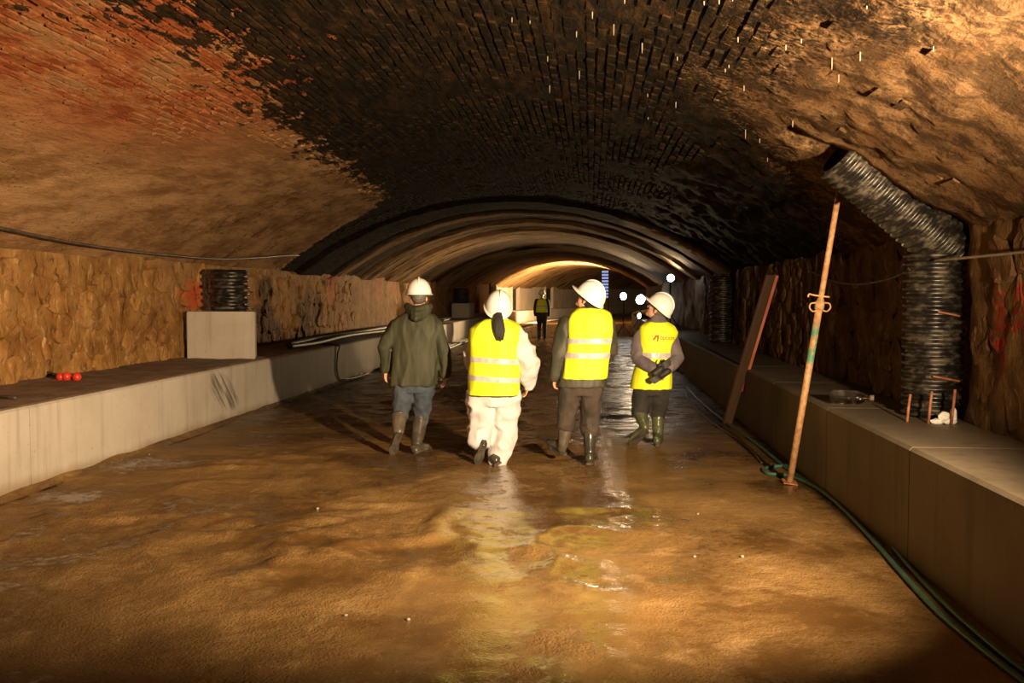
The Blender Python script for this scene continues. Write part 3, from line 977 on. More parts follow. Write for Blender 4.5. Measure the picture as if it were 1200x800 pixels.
for v in bm.verts:
    v.co += 0.012 * V((noise.noise(v.co * 30), noise.noise(v.co * 30 + V((5, 0, 0))), noise.noise(v.co * 30 + V((9, 0, 0)))))
tag(bm_obj('crumpled_scrap', bm, 'white_scrap_lit_floor'), 'crumpled white scrap on right ledge at the duct foot', 'scrap')

# pebbles
for i, (px, py) in enumerate(((372, 597), (818, 600), (766, 604), (870, 650), (405, 720), (478, 722), (175, 533), (814, 650))):
    a = fl(px, py, 0.006)
    bm = bmesh.new(); ellipsoid(bm, a, (random.uniform(.009, .014), random.uniform(.009, .014), random.uniform(.006, .009)), None, 8, 5)
    for v in bm.verts: v.co += 0.004 * V((noise.noise(v.co * 60), noise.noise(v.co * 60 + V((5, 0, 0))), 0))
    tag(bm_obj('pebble', bm, 'calcite', None, True), 'small pale pebble lying on the open muddy floor', 'pebble', 'pebbles on the muddy floor')


# work lamps far down the tunnel
def work_lamp(px, py, Y, r, base_z, label, power, tgt, cone=100, blend=1.0):
    c = pix(px, py, Y)
    t = empty('work_lamp', (c.x, c.y, base_z))
    tag(t, label, 'lamp')
    d = (V(tgt) - c).normalized()
    e, f = frame(d)
    Rm = Matrix.Translation(c) @ Matrix((e, f, d)).transposed().to_4x4()
    bm = bmesh.new()
    rings = []
    for s, rr in ((-0.16, 0.4), (-0.14, 0.7), (-0.02, 1.12), (0.03, 1.15), (0.03, 1.02)):
        rings.append([bm.verts.new(Rm @ V((math.cos(q) * r * rr, math.sin(q) * r * rr, s))) for q in [2 * math.pi * k / 20 for k in range(20)]])
    skin(bm, rings); bm_obj('lamp_housing', bm, 'lamp_body', t, True)
    bm = bmesh.new()
    rings = []
    for s, rr in ((0.032, 1.0), (0.05, 0.85), (0.06, 0.4), (0.062, 0.05)):
        rings.append([bm.verts.new(Rm @ V((math.cos(q) * r * rr, math.sin(q) * r * rr, s))) for q in [2 * math.pi * k / 20 for k in range(20)]])
    skin(bm, rings); bm_obj('lamp_glass', bm, 'lamp_glow', t, True)
    if c.z - base_z > 0.3:
        bm = bmesh.new(); tube(bm, [(c.x, c.y + 0.1, c.z - r), (c.x, c.y + 0.1, base_z + 0.3)], 0.025, 8); bm_obj('stand_pole', bm, 'lamp_body', t, True)
        for q in (0.5, 2.6, 4.7):
            bm = bmesh.new(); tube(bm, [(c.x, c.y + 0.1, base_z + 0.45), (c.x + 0.3 * math.cos(q), c.y + 0.1 + 0.3 * math.sin(q), base_z + 0.01)], 0.016, 6); bm_obj('tripod_leg', bm, 'lamp_body', t, True)
    localise(t)
    l = spot('lamp_beam', c + d * 0.12, tgt, power, (1.0, 0.68, 0.35), cone, blend, r * 0.7)
    l.parent = t
    l.matrix_parent_inverse = Matrix.Translation(t.location).inverted()


work_lamp(731, 347, 40, 0.15, 0.0, 'bright floodlight on stand far down the tunnel, left of two glaring ones', 5200, (-5.9, 30.5, 2.2), 52)
work_lamp(751, 351, 39.0, 0.19, 0.0, 'largest glaring floodlight far down the tunnel beside the man looking left', 3600, (-2.8, 28.5, 3.75), 57)
work_lamp(786, 326, 26.5, 0.10, LZ, 'single round floodlight just above the rightmost white hard hat', 330, (1.6, 21.6, 3.3), 40)
work_lamp(750, 370, 38, 0.11, LZ - 0.35, 'low small floodlight beneath the two glaring floodlights', 260, (-2.2, 35.6, 1.2), 60)
work_lamp(693, 338, 55, 0.15, 0.0, 'unseen floodlight added to light the far bend of the tunnel', 6000, (-3.5, 64, 2.5), 150, 0.5)  # added lamp, hidden behind the tall walker's head, brightens the bend

# tall ladder-like tube light far down the tunnel
c = pix(709, 350, 52)
t = empty('light_tower', (c.x, c.y, 0))
tag(t, 'tall narrow rack of bluish light tubes far down the tunnel', 'light tower')
for s in (-1, 1):
    bm = bmesh.new(); box(bm, (c.x + s * 0.19 - 0.02, c.y - 0.03, 0), (c.x + s * 0.19 + 0.02, c.y + 0.03, 2.95)); bm_obj('upright', bm, 'lamp_body', t)
for k in range(9):
    z = 1.5 + k * 0.165
    bm = bmesh.new(); box(bm, (c.x - 0.17, c.y - 0.02, z), (c.x + 0.17, c.y + 0.02, z + 0.10)); bm_obj('light_tube', bm, 'blue_glow', t)
localise(t)


# ------------------------------------------------------------------ people
def remesh(bm, voxel, smooth_it=3, fac=0.5):
    me = bpy.data.meshes.new('tmp')
    bmesh.ops.recalc_face_normals(bm, faces=bm.faces[:])
    bm.to_mesh(me); bm.free()
    o = bpy.data.objects.new('tmp', me)
    COL.objects.link(o)
    r = o.modifiers.new('r', 'REMESH'); r.mode = 'VOXEL'; r.voxel_size = voxel
    if smooth_it:
        s = o.modifiers.new('s', 'SMOOTH'); s.iterations = smooth_it; s.factor = fac
    dg = bpy.context.evaluated_depsgraph_get()
    out = bpy.data.meshes.new_from_object(o.evaluated_get(dg))
    bpy.data.objects.remove(o); bpy.data.meshes.remove(me)
    return out


def wrinkle(me, amp, sc, seed=0.0, fine=0.3):
    nrm = [v.normal.copy() for v in me.vertices]
    for v, n in zip(me.vertices, nrm):
        c = v.co
        q = V((c.x * sc[0] + seed, c.y * sc[1], c.z * sc[2]))
        d = 1 - 2 * abs(noise.noise(q)) + fine * noise.noise(q * 2.7)
        v.co = c + n * amp * (d - 0.5)
    me.update()


def garment(name, bm, mat, parent, voxel=0.012, amp=0.008, sc=(7, 7, 4), seed=0.0, sm=4):
    me = remesh(bm, voxel, sm)
    if amp:
        wrinkle(me, amp, sc, seed)
    return link(name, me, parent, mat, True)


def torso(bm, secs, grow=0.0):
    """stack of rounded cross-sections: (centre, half width, half depth)"""
    rings = []
    n = 22
    for c, hw, hd in secs:
        ring = []
        for k in range(n):
            t_ = 2 * math.pi * k / n
            ct, st = math.cos(t_), math.sin(t_)
            ex = 0.8
            ring.append(bm.verts.new(c + V(((hw + grow) * math.copysign(abs(ct) ** ex, ct), (hd + grow) * math.copysign(abs(st) ** ex, st), 0))))
        rings.append(ring)
    skin(bm, rings)


def hat_mesh(c, R, parent, rx=0.128, ry=0.150, h=0.150):
    """white hard hat: ribbed dome, rim and peak"""
    def T(v): return c + R @ v
    t_ = []
    n = 32
    bm = bmesh.new()
    rings = []
    prof = [(0.03, 1.0), (0.25, 0.975), (0.5, 0.88), (0.72, 0.71), (0.88, 0.48), (0.97, 0.22), (1.0, 0.02), (1.0, -0.05)]
    for r, z in prof:
        rings.append([bm.verts.new(T(V((math.cos(q) * rx * r * (1 - 0.03 * z), math.sin(q) * ry * r, z * h)))) for q in [2 * math.pi * k / n for k in range(n)]])
    # rim and peak
    def rimpt(q, g, dz):
        s = math.sin(q)
        vis_ = max(0, s) ** 3 * 0.055
        return T(V((math.cos(q) * (rx + g), s * (ry + g + (vis_ if g > 0.008 else 0)), dz - (0.012 if s > 0 else 0.0) * max(0, s) - (0.012 * max(0, -s)))))
    for g, dz in ((0.013, -0.010), (0.015, -0.016), (0.0, -0.016), (-0.006, -0.01)):
        rings.append([bm.verts.new(rimpt(2 * math.pi * k / n, g, dz)) for k in range(n)])
    skin(bm, rings, caps=False)
    bm.faces.new(rings[0])
    hat = bm_obj('hard_hat', bm, 'white_plastic', parent, True)
    bm = bmesh.new()
    pts = [T(V((0.0, ry * 0.93 * math.cos(a), h * math.sin(a) * 1.0 + 0.006))) for a in frange(0.45, math.pi - 0.45, 0.15)]
    tube(bm, pts, 0.010, 8)
    bm_obj('crown_ridge', bm, 'white_plastic', hat, True)
    bm = bmesh.new()
    rr = [[bm.verts.new(T(V((math.cos(q) * (rx - 0.022 + dx), math.sin(q) * (ry - 0.02 + dx), z)))) for q in [2 * math.pi * k / 24 for k in range(24)]] for z, dx in ((-0.005, 0), (-0.035, 0), (-0.035, -0.004), (-0.005, -0.004))]
    skin(bm, rr, caps=False)
    bm_obj('headband', bm, 'trim_dark', hat, True)
    return hat


def head(bm, c, R, s=1.0):
    """head with brow, nose, lips, chin and ears; c is the middle of the head, R turns it"""
    def E(off, r, rot=None):
        ellipsoid(bm, c + R @ (V(off) * s), V(r) * s, R @ rot if rot else R)
    E((0, -0.012, 0.025), (0.074, 0.096, 0.088))
    E((0, 0.022, -0.045), (0.058, 0.066, 0.070))
    E((0, 0.058, -0.095), (0.030, 0.030, 0.022))
    E((0, 0.076, 0.028), (0.050, 0.018, 0.012))
    for sg in (-1, 1):
        E((sg * 0.034, 0.066, -0.015), (0.022, 0.022, 0.018))
        E((sg * 0.076, -0.008, -0.010), (0.010, 0.020, 0.032), Matrix.Rotation(sg * 0.35, 3, 'Z'))
    E((0, 0.094, -0.012), (0.010, 0.016, 0.026), Matrix.Rotation(0.35, 3, 'X'))
    E((0, 0.102, -0.030), (0.014, 0.014, 0.010))
    E((0, 0.084, -0.058), (0.022, 0.010, 0.007))
    E((0, 0.081, -0.071), (0.019, 0.010, 0.007))


def face_parts(c, R, parent, hair, s=1.0):
    for sg in (-1, 1):
        bm = bmesh.new(); ellipsoid(bm, c + R @ (V((sg * 0.031, 0.0805, 0.006)) * s), V((0.012, 0.008, 0.008)) * s, R, 10, 7)
        e_ = bm_obj('eye', bm, 'eye_white', parent, True)
        bm = bmesh.new(); ellipsoid(bm, c + R @ (V((sg * 0.031, 0.0865, 0.006)) * s), V((0.0055, 0.003, 0.0055)) * s, R, 8, 5); bm_obj('iris', bm, 'hair', e_, True)
        bm = bmesh.new(); tube(bm, [c + R @ (V((sg * x, y, z)) * s) for x, y, z in ((0.014, 0.094, 0.026), (0.032, 0.092, 0.032), (0.050, 0.078, 0.026))], 0.005 * s, 6); bm_obj('eyebrow', bm, hair, parent, True)
    # close-cropped hair round the back and sides of the head
    bm = bmesh.new()
    ellipsoid(bm, c + R @ (V((0, -0.022, 0.018)) * s), V((0.079, 0.093, 0.088)) * s, R, 18, 12)
    cut = [v for v in bm.verts if (R.inverted() @ (v.co - c)).y > 0.035 * s]
    bmesh.ops.delete(bm, geom=cut, context='VERTS')
    ho = bm_obj('hair', bm, hair, parent, True)
    sm_ = ho.modifiers.new('thickness', 'SOLIDIFY'); sm_.thickness = 0.008


def hand(bm, wrist, d, side, curl=0.35, palm_n=None, s=1.0):
    """palm, four unequal bent fingers and a thumb leaving the side of the palm.
    d: direction of the fingers; side: direction from little finger to thumb; fingers curl towards palm_n"""
    d = d.normalized()
    side = (side - d * side.dot(d)).normalized()
    pn = d.cross(side).normalized() if palm_n is None else (palm_n - d * palm_n.dot(d) - side * palm_n.dot(side)).normalized()
    Rm = Matrix((side, pn, d)).transposed()
    ellipsoid(bm, wrist + d * 0.045 * s, V((0.040, 0.016, 0.055)) * s, Rm, 12, 8)
    for k, (o, L) in enumerate(((0.030, 0.072), (0.010, 0.080), (-0.010, 0.075), (-0.029, 0.058))):
        p = wrist + (d * 0.085 + side * o) * s
        pts, a = [p - d * 0.02 * s, p], curl * 0.5
        for seg in (0.45, 0.32, 0.23):
            p = p + (d * math.cos(a) + pn * math.sin(a)) * L * seg * s
            pts.append(p); a += curl
        tube(bm, pts, [0.0095 * s, 0.0095 * s, 0.009 * s, 0.0082 * s, 0.007 * s], 8)
    p = wrist + (d * 0.025 + side * 0.026) * s
    pts = [p]
    for a, L in ((0.75, 0.035), (0.5, 0.030), (0.3, 0.022)):
        p = p + (d * math.cos(a) + side * math.sin(a) + pn * 0.25).normalized() * L * s
        pts.append(p)
    tube(bm, pts, [0.013 * s, 0.0115 * s, 0.010 * s, 0.008 * s], 8)


def boot(top, ankle, heel, toe, mat, parent, r0=0.068, up=None):
    """rubber boot: shaft from top to ankle, shaped foot from heel to toe, a sole below"""
    top, ankle, heel, toe = V(top), V(ankle), V(heel), V(toe)
    fd = (toe - heel); L = fd.length; fd.normalize()
    up = (ankle - heel) - fd * (ankle - heel).dot(fd)
    up = up.normalized() if up.length > 0.01 else V((0, 0, 1))
    sd = fd.cross(up).normalized()
    bm = bmesh.new()
    mid = top + (ankle - top) * 0.55
    hc = heel + fd * 0.055 + up * 0.055
    tube(bm, [top, mid, ankle, hc], [r0, r0 * 0.92, r0 * 0.74, 0.048], 16)
    secs = [(0.02, 0.030, 0.05), (0.07, 0.038, 0.055), (0.14, 0.040, 0.055), (0.20, 0.046, 0.040), (0.25, 0.042, 0.034), (L - 0.005, 0.024, 0.024)]
    rings = []
    for s, w, h in secs:
        rings.append([bm.verts.new(heel + fd * s + sd * (w * math.cos(q)) + up * (h + 0.012 + h * math.sin(q))) for q in [2 * math.pi * k / 14 for k in range(14)]])
    skin(bm, rings)
    o = garment('boot', bm, mat, parent, 0.010, 0.003, (14, 14, 14), top.x, 3)
    bm = bmesh.new()
    out = [(0.0, 0.022), (0.03, 0.036), (0.09, 0.036), (0.14, 0.036), (0.20, 0.048), (0.25, 0.043), (L, 0.018)]
    ring = [(s, w) for s, w in out] + [(s, -w) for s, w in reversed(out)]
    rings = [[bm.verts.new(heel + fd * s + sd * w + up * (z + (0.012 if s < 0.1 and z < 0.01 and z > 0.001 else 0))) for s, w in ring] for z in (0.0, 0.026)]
    skin(bm, rings)
    bm_obj('sole', bm, 'sole', o)
    bm = bmesh.new()
    e, f = frame(top - ankle)
    tube(bm, [top + (e * math.cos(q) + f * math.sin(q)) * r0 * 1.03 for q in frange(0, 2 * math.pi, 0.4)], 0.007, 6, False)
    bm_obj('boot_rim', bm, mat, o, True)
    return o


def stripe(vest, z0, z1, name='reflective_stripe', mat='tape', off=0.005, slope=0.0):
    bm = bmesh.new(); bm.from_mesh(vest.data)
    cx = sum(v.co.x for v in bm.verts) / len(bm.verts)
    nrm = V((-slope, 0, 1)).normalized()
    for z, inner in ((z0, True), (z1, False)):
        bmesh.ops.bisect_plane(bm, geom=bm.verts[:] + bm.edges[:] + bm.faces[:], plane_co=(cx, 0, z), plane_no=nrm, clear_inner=inner, clear_outer=not inner)
    nm = {v: v.normal.copy() for v in bm.verts}
    for v in bm.verts:
        v.co += nm[v] * off
    me = bpy.data.meshes.new(name)
    bm.to_mesh(me); bm.free()
    return link(name, me, vest, mat, True)


def body(parent, bm):
    me = remesh(bm, 0.0075, 2, 0.5)
    return link('body', me, parent, 'skin', True)


def person(Y, base, label):
    t_ = empty('person', base)
    return tag(t_, label, 'person')


def K(Y):
    return lambda px, py, dy=0.0: pix(px, py, Y + dy)


def base_body(bm, P, neck, hips, knees, ankles, shoulders, elbows, wrists, Y):
    """continuous anatomy under the clothes"""
    pel = (hips[0] + hips[1]) / 2
    chest = (shoulders[0] + shoulders[1]) / 2
    ankles = [kk + (aa - kk) * 0.62 for kk, aa in zip(knees, ankles)]
    tube(bm, [pel + V((0, 0, 0.06)), pel + V((0, 0, 0.17)), (pel + chest) / 2, chest - V((0, 0, 0.12)), chest], [0.10, 0.095, 0.095, 0.105, 0.075], 14)
    tube(bm, [chest - V((0, 0, 0.03)), neck], [0.062, 0.052], 12)
    for h, k, a, s, e, w in zip(hips, knees, ankles, shoulders, elbows, wrists):
        tube(bm, [h, (h + k) / 2, k, (k + a) / 2, a], [0.078, 0.066, 0.044, 0.036, 0.026], 12)
        tube(bm, [chest + (s - chest) * 0.5, s, (s + e) / 2, e, (e + w) / 2, w], [0.06, 0.050, 0.042, 0.036, 0.035, 0.025], 10)


def sleeve(bm, s, e, w, r=(0.085, 0.078, 0.068, 0.066, 0.058)):
    tube(bm, [s, (s + e) / 2 * 1.0, e, (e + w) / 2, w], list(r), 14)


def leg(bm, h, k, a, r=(0.105, 0.095, 0.075, 0.072, 0.066)):
    tube(bm, [h, (h + k) / 2, k, (k + a) / 2, a], list(r), 14)


Rz = lambda a: Matrix.Rotation(math.radians(a), 3, 'Z')
Rx = lambda a: Matrix.Rotation(math.radians(a), 3, 'X')
Ry = lambda a: Matrix.Rotation(math.radians(a), 3, 'Y')
px1 = lambda w, Y: w / FPX * Y

# ---- person in the olive jacket
Y = 9.90
k = K(Y)
p1 = person(Y, k(484, 533), 'person in olive hooded jacket, blue jeans and rubber boots walking away')
sh = [k(465, 383), k(510, 383)]
el = [k(449, 408, -0.06), k(520, 410, -0.02)]
wr_ = [k(452, 432, 0.02), k(522, 437, 0.06)]
hp = [k(473, 447), k(498, 447)]
kn = [k(470, 484, -0.02), k(494, 486, 0.05)]
an = [k(466, 508, -0.20), k(489, 520, 0.0)]
hc, HR = k(491, 349), Rz(6) @ Rx(-3)
bm = bmesh.new()
base_body(bm, p1, k(491, 357), hp, kn, an, sh, el, wr_, Y)
head(bm, hc, HR)
hand(bm, wr_[0], V((0.02, 0.12, -1)), V((0.3, 1, 0)), 0.4, V((1, 0, 0)))
hand(bm, wr_[1], V((-0.10, 0.15, -1)), V((-0.5, 0.9, 0)), 0.35, V((-1, 0, 0)))
bo = body(p1, bm)
face_parts(hc, HR, p1, 'grey_hair')
hat_mesh(k(491, 343), HR, p1)
bm = bmesh.new()
torso(bm, [(k(490, 361), 0.075, 0.08), (k(489, 366), 0.135, 0.10), (k(488, 371), 0.205, 0.115), (k(487, 378), 0.255, 0.13), (k(487, 388), 0.262, 0.14), (k(487, 405), 0.235, 0.145), (k(486, 428), 0.232, 0.145), (k(485, 452), 0.245, 0.15)])
for i in (0, 1):
    sleeve(bm, sh[i], el[i], wr_[i])
jk = garment('jacket', bm, 'olive', p1, 0.012, 0.020, (8, 8, 2.4), 3.0, 3)
bm = bmesh.new()     # folded hood
c = k(489, 367, -0.10)
for r0, z, yy in ((0.115, 0.035, 0.0), (0.10, -0.01, -0.03), (0.075, -0.05, -0.05)):
    pts = [c + V((r0 * math.cos(q), yy - 0.05 * math.sin(q) + 0.09 * abs(math.cos(q)), z + 0.035 * abs(math.cos(q)))) for q in frange(-0.15, math.pi + 0.15, 0.22)]
    tube(bm, pts, 0.036, 10)
ellipsoid(bm, c + V((0, -0.035, -0.03)), (0.075, 0.035, 0.06))
garment('hood', bm, 'olive', p1, 0.010, 0.006, (12, 12, 8), 5.0, 2)
bm = bmesh.new()
torso(bm, [(k(486, 438), 0.19, 0.11), (k(486, 452), 0.205, 0.12), (k(486, 459), 0.19, 0.11)])
for i in (0, 1):
    e_ = k(468, 493, -0.08) if i == 0 else k(493, 495, 0.04)
    tube(bm, [hp[i], (hp[i] + kn[i]) / 2, kn[i], e_], [0.108, 0.104, 0.084, 0.070], 14)
garment('jeans', bm, 'jeans', p1, 0.012, 0.016, (9, 9, 8), 8.0, 3)
boot(k(468, 487, -0.06), k(467, 507, -0.16), k(468, 508, -0.22), k(459, 533, -0.08), 'boot_grey', p1, 0.074)
boot(k(493, 489, 0.04), k(488, 521, 0.03), pix(487, 533, 9.80), pix(494, 531, 9.80) + V((0.05, 0.24, -0.005)), 'boot_grey', p1, 0.077)
localise(p1)

# ---- person in the white coverall
Y = 9.35
k = K(Y)
p2 = person(Y, k(580, 545), 'person with black ponytail in white coverall and yellow vest walking away')
sh = [k(563, 392), k(604, 391)]
el = [k(556, 418, 0.12), k(619, 421, -0.02)]
wr_ = [k(561, 436, 0.30), k(619, 452, 0.12)]
hp = [k(567, 462), k(592, 462)]
kn = [k(565, 500, 0.02), k(592, 503, 0.06)]
an = [k(566, 520, -0.14), k(583, 535, 0.03)]
hc, HR = k(584, 364), Rz(12) @ Ry(8) @ Rx(22)
bm = bmesh.new()
base_body(bm, p2, k(584, 371), hp, kn, an, sh, el, wr_, Y)
head(bm, hc, HR, 0.95)
hand(bm, wr_[0], V((0.2, 0.8, -0.3)), V((0, 0.2, 1)), 0.5, V((1, 0, 0)), 0.92)
hand(bm, wr_[1], V((-0.30, 0.25, -0.8)), V((-0.4, 0.9, 0)), 0.5, V((-1, 0, 0)), 0.92)
body(p2, bm)
face_parts(hc, HR, p2, 'hair', 0.95)
hat_mesh(k(584, 358), Rz(8) @ Ry(8) @ Rx(44), p2, 0.126, 0.150, 0.152)
bm = bmesh.new()
for i in range(9):
    q = 2 * math.pi * i / 9
    ox, oy = 0.030 * math.cos(q), 0.018 * math.sin(q)
    tube(bm, smooth_path([k(584, 366, -0.10) + V((ox * 0.6, oy, 0)), k(584, 374, -0.165) + V((ox, oy, 0)), k(585, 386, -0.185) + V((ox * 1.35, oy, 0)), k(586 + (i % 3 - 1), 397 + i % 4, -0.185) + V((ox * 1.1, oy, 0))], 4),
         [0.017] * 9 + [0.016, 0.013, 0.010, 0.006], 7)
garment('ponytail', bm, 'hair', p2, 0.008, 0.004, (40, 40, 5), 1.0, 1)
bm = bmesh.new()
tors2 = [(k(584, 372), 0.07, 0.075), (k(583, 377), 0.12, 0.09), (k(582, 384), 0.195, 0.11), (k(581, 397), 0.21, 0.13), (k(580, 420), 0.225, 0.145), (k(579, 445), 0.235, 0.15), (k(578, 462), 0.24, 0.155)]
torso(bm, tors2)
for i in (0, 1):
    sleeve(bm, sh[i], el[i], wr_[i], (0.085, 0.105, 0.108, 0.10, 0.06))
torso(bm, [(k(578, 452), 0.225, 0.14), (k(577, 463), 0.250, 0.155), (k(577, 474), 0.255, 0.155)])
tube(bm, [hp[0] + V((-0.03, 0, -0.02)), (hp[0] + kn[0]) / 2, kn[0], k(563, 512, -0.05)], [0.142, 0.148, 0.140, 0.125], 16)
tube(bm, [hp[1] + V((0.02, 0, -0.02)), (hp[1] + kn[1]) / 2, kn[1], k(588, 522, 0.05), k(584, 537, 0.03)], [0.140, 0.145, 0.136, 0.122, 0.096], 16)
cv = garment('coverall', bm, 'coverall', p2, 0.013, 0.030, (6, 6, 6), 11.0, 2)
bm = bmesh.new()
torso(bm, [(c, hw + 0.03, hd + 0.03) for c, hw, hd in [(k(583, 374), 0.08, 0.085), (k(582, 378), 0.16, 0.105), (k(581, 384), 0.222, 0.125), (k(580, 396), 0.222, 0.14), (k(580, 425), 0.215, 0.145), (k(579, 445), 0.22, 0.15), (k(579, 463), 0.222, 0.15)]])
vs = garment('hi_vis_vest', bm, 'vest', p2, 0.012, 0.011, (7, 7, 2.5), 2.0)
zq = lambda py: k(580, py).z
stripe(vs, zq(424.5), zq(418.5), slope=-0.06)
stripe(vs, zq(446), zq(440), slope=-0.06)
stripe(vs, zq(464.0), zq(461.5), 'hem_binding', 'trim_dark', 0.003)
boot(k(566, 508, -0.06), k(566, 520, -0.14), k(568, 517, -0.18), k(559, 544, -0.04), 'boot_black', p2, 0.056)
boot(k(585, 518, 0.05), k(584, 534, 0.04), pix(582, 546, 9.23), pix(585, 544, 9.23) + V((0.03, 0.24, -0.005)), 'boot_black', p2, 0.056)
localise(p2)

# ---- tall person in green jacket with vest
Y = 9.45
k = K(Y)
p3 = person(Y, k(678, 545), 'tallest person in yellow vest over green jacket, brown trousers, looking left')
sh = [k(664, 380), k(710, 380)]
el = [k(656, 412, -0.02), k(715, 410, 0.14)]
wr_ = [k(650, 440, 0.02), k(703, 425, 0.34)]
hp = [k(669, 452), k(694, 452)]
kn = [k(664, 486, -0.02), k(692, 490, 0.03)]
an = [k(659, 519, 0.0), k(690, 533, -0.02)]
hc, HR = k(689, 351), Rz(64) @ Rx(36)
bm = bmesh.new()
base_body(bm, p3, k(691, 361), hp, kn, an, sh, el, wr_, Y)
head(bm, hc, HR)
hand(bm, wr_[0], V((-0.02, 0.2, -1)), V((0.3, 1, 0)), 0.7, V((1, 0, 0)))
hand(bm, wr_[1], V((-0.4, 0.8, 0.1)), V((0, 0.2, 1)), 0.7, V((-1, 0, 0)))
body(p3, bm)
face_parts(hc, HR, p3, 'hair')
hat_mesh(hc + HR @ V((0, -0.005, 0.045)), HR, p3)
bm = bmesh.new()
torso(bm, [(k(691, 359), 0.072, 0.075), (k(690, 366), 0.12, 0.095), (k(689, 372), 0.195, 0.115), (k(688, 384), 0.205, 0.13), (k(686, 405), 0.205, 0.135), (k(684, 430), 0.215, 0.14), (k(682, 453), 0.225, 0.145)])
for i in (0, 1):
    sleeve(bm, sh[i], el[i], wr_[i], (0.085, 0.085, 0.078, 0.072, 0.062))
garment('jacket', bm, 'green_cloth', p3, 0.012, 0.014, (8, 8, 4), 23.0)
bm = bmesh.new()
torso(bm, [(c, hw + 0.025, hd + 0.028) for c, hw, hd in [(k(691, 361), 0.09, 0.085), (k(692, 367), 0.17, 0.105), (k(692, 374), 0.195, 0.12), (k(692, 388), 0.20, 0.135), (k(689, 410), 0.19, 0.14), (k(686, 430), 0.195, 0.142), (k(684, 443), 0.20, 0.145)]])
vs = garment('hi_vis_vest', bm, 'vest', p3, 0.012, 0.010, (7, 7, 2.5), 32.0)
zq = lambda py: k(686, py).z
stripe(vs, zq(402), zq(396))
stripe(vs, zq(419), zq(412.5))
bm = bmesh.new()
torso(bm, [(k(682, 440), 0.175, 0.11), (k(682, 454), 0.185, 0.115), (k(682, 463), 0.175, 0.11)])
for i in (0, 1):
    tube(bm, [hp[i], (hp[i] + kn[i]) / 2, kn[i], kn[i] + (an[i] - kn[i]) * 0.30], [0.102, 0.098, 0.090, 0.094], 14)
garment('trousers', bm, 'brown_cloth', p3, 0.012, 0.017, (8, 8, 6), 41.0)
boot(k(663, 496, -0.02), k(660, 521, -0.02), k(662, 534, -0.02), k(643, 522, 0.20), 'boot_grey', p3, 0.068)
boot(k(691, 498, 0.0), k(691, 532, -0.04), pix(690, 545, 9.33), pix(693, 543, 9.33) + V((0.03, 0.25, -0.005)), 'boot_black', p3, 0.064)
localise(p3)

# ---- shorter person, hands behind the back
Y = 10.75
k = K(Y)
p4 = person(Y, k(765, 522), 'person holding black gloves behind back, printed yellow vest, green rubber boots')
sh = [k(750, 394), k(786, 394)]
el = [k(747, 421, -0.10), k(794, 420, -0.10)]
wr_ = [k(767, 432, -0.24), k(782, 432, -0.26)]
hp = [k(754, 455), k(774, 455)]
kn = [k(750, 480, 0.0), k(771, 482, 0.06)]
an = [k(756, 506, -0.10), k(771, 515, 0.0)]
hc, HR = k(770, 363), Rz(72) @ Rx(34)
bm = bmesh.new()
base_body(bm, p4, k(771, 372), hp, kn, an, sh, el, wr_, Y)
head(bm, hc, HR)
hand(bm, wr_[0], V((0.8, -0.05, -0.45)), V((0.3, 0, 1)), 0.5, V((0, 1, 0)))
hand(bm, wr_[1], V((-0.55, -0.15, -0.8)), V((-0.8, 0, 0.4)), 0.6, V((0, 1, 0)))
body(p4, bm)
face_parts(hc, HR, p4, 'grey_hair')
hat_mesh(hc + HR @ V((0, -0.01, 0.050)), HR @ Rx(6), p4)
bm = bmesh.new()
torso(bm, [(k(771, 372), 0.07, 0.072), (k(770, 378), 0.13, 0.095), (k(769, 384), 0.185, 0.11), (k(768, 398), 0.19, 0.13), (k(766, 420), 0.185, 0.13), (k(764, 445), 0.19, 0.14), (k(764, 455), 0.19, 0.14)])
for i in (0, 1):
    sleeve(bm, sh[i], el[i], wr_[i], (0.078, 0.078, 0.074, 0.066, 0.055))
tube(bm, [k(771, 373), k(771, 378)], [0.075, 0.08], 14)
garment('shirt', bm, 'mauve', p4, 0.011, 0.013, (9, 9, 6), 50.0)
bm = bmesh.new()
torso(bm, [(c, hw + 0.026, hd + 0.028) for c, hw, hd in [(k(770, 377), 0.09, 0.085), (k(770, 382), 0.165, 0.105), (k(771, 389), 0.192, 0.12), (k(770, 400), 0.175, 0.135), (k(766, 424), 0.16, 0.135), (k(764, 440), 0.19, 0.145), (k(763, 455), 0.20, 0.15)]])
vs = garment('hi_vis_vest', bm, 'vest', p4, 0.012, 0.009, (7, 7, 3), 61.0)
zq = lambda py: k(767, py).z
stripe(vs, zq(419), zq(412.5))
bm = bmesh.new()
torso(bm, [(k(764, 444), 0.165, 0.11), (k(764, 456), 0.18, 0.115), (k(764, 463), 0.17, 0.11)])
for i in (0, 1):
    tube(bm, [hp[i], (hp[i] + kn[i]) / 2, kn[i] + V((0, 0, 0.02)), kn[i] - V((0, 0, 0.02))], [0.105, 0.108, 0.100, 0.098], 14)
garment('trousers', bm, 'black_cloth', p4, 0.012, 0.010, (9, 9, 6), 71.0)
boot(k(748, 476, 0.0), k(756, 502, -0.10), k(759, 505, -0.14), k(737, 525, -0.06), 'boot_green', p4, 0.072)
boot(k(771, 480, 0.05), k(771, 512, 0.0), pix(771, 523, 10.58), pix(772, 521, 10.58) + V((0.04, 0.25, 0)), 'boot_green', p4, 0.072)
# print on the back of the vest
tree = BVHTree.FromPolygons([v.co.copy() for v in vs.data.vertices], [tuple(p.vertices) for p in vs.data.polygons])


def press(bm, name, mat):
    for v in bm.verts:
        h = tree.ray_cast(V((v.co.x, Y - 1.0, v.co.z)), V((0, 1, 0)))
        v.co.y = (h[0].y if h[0] else Y - 0.16) - 0.006
    return bm_obj(name, bm, mat, vs)


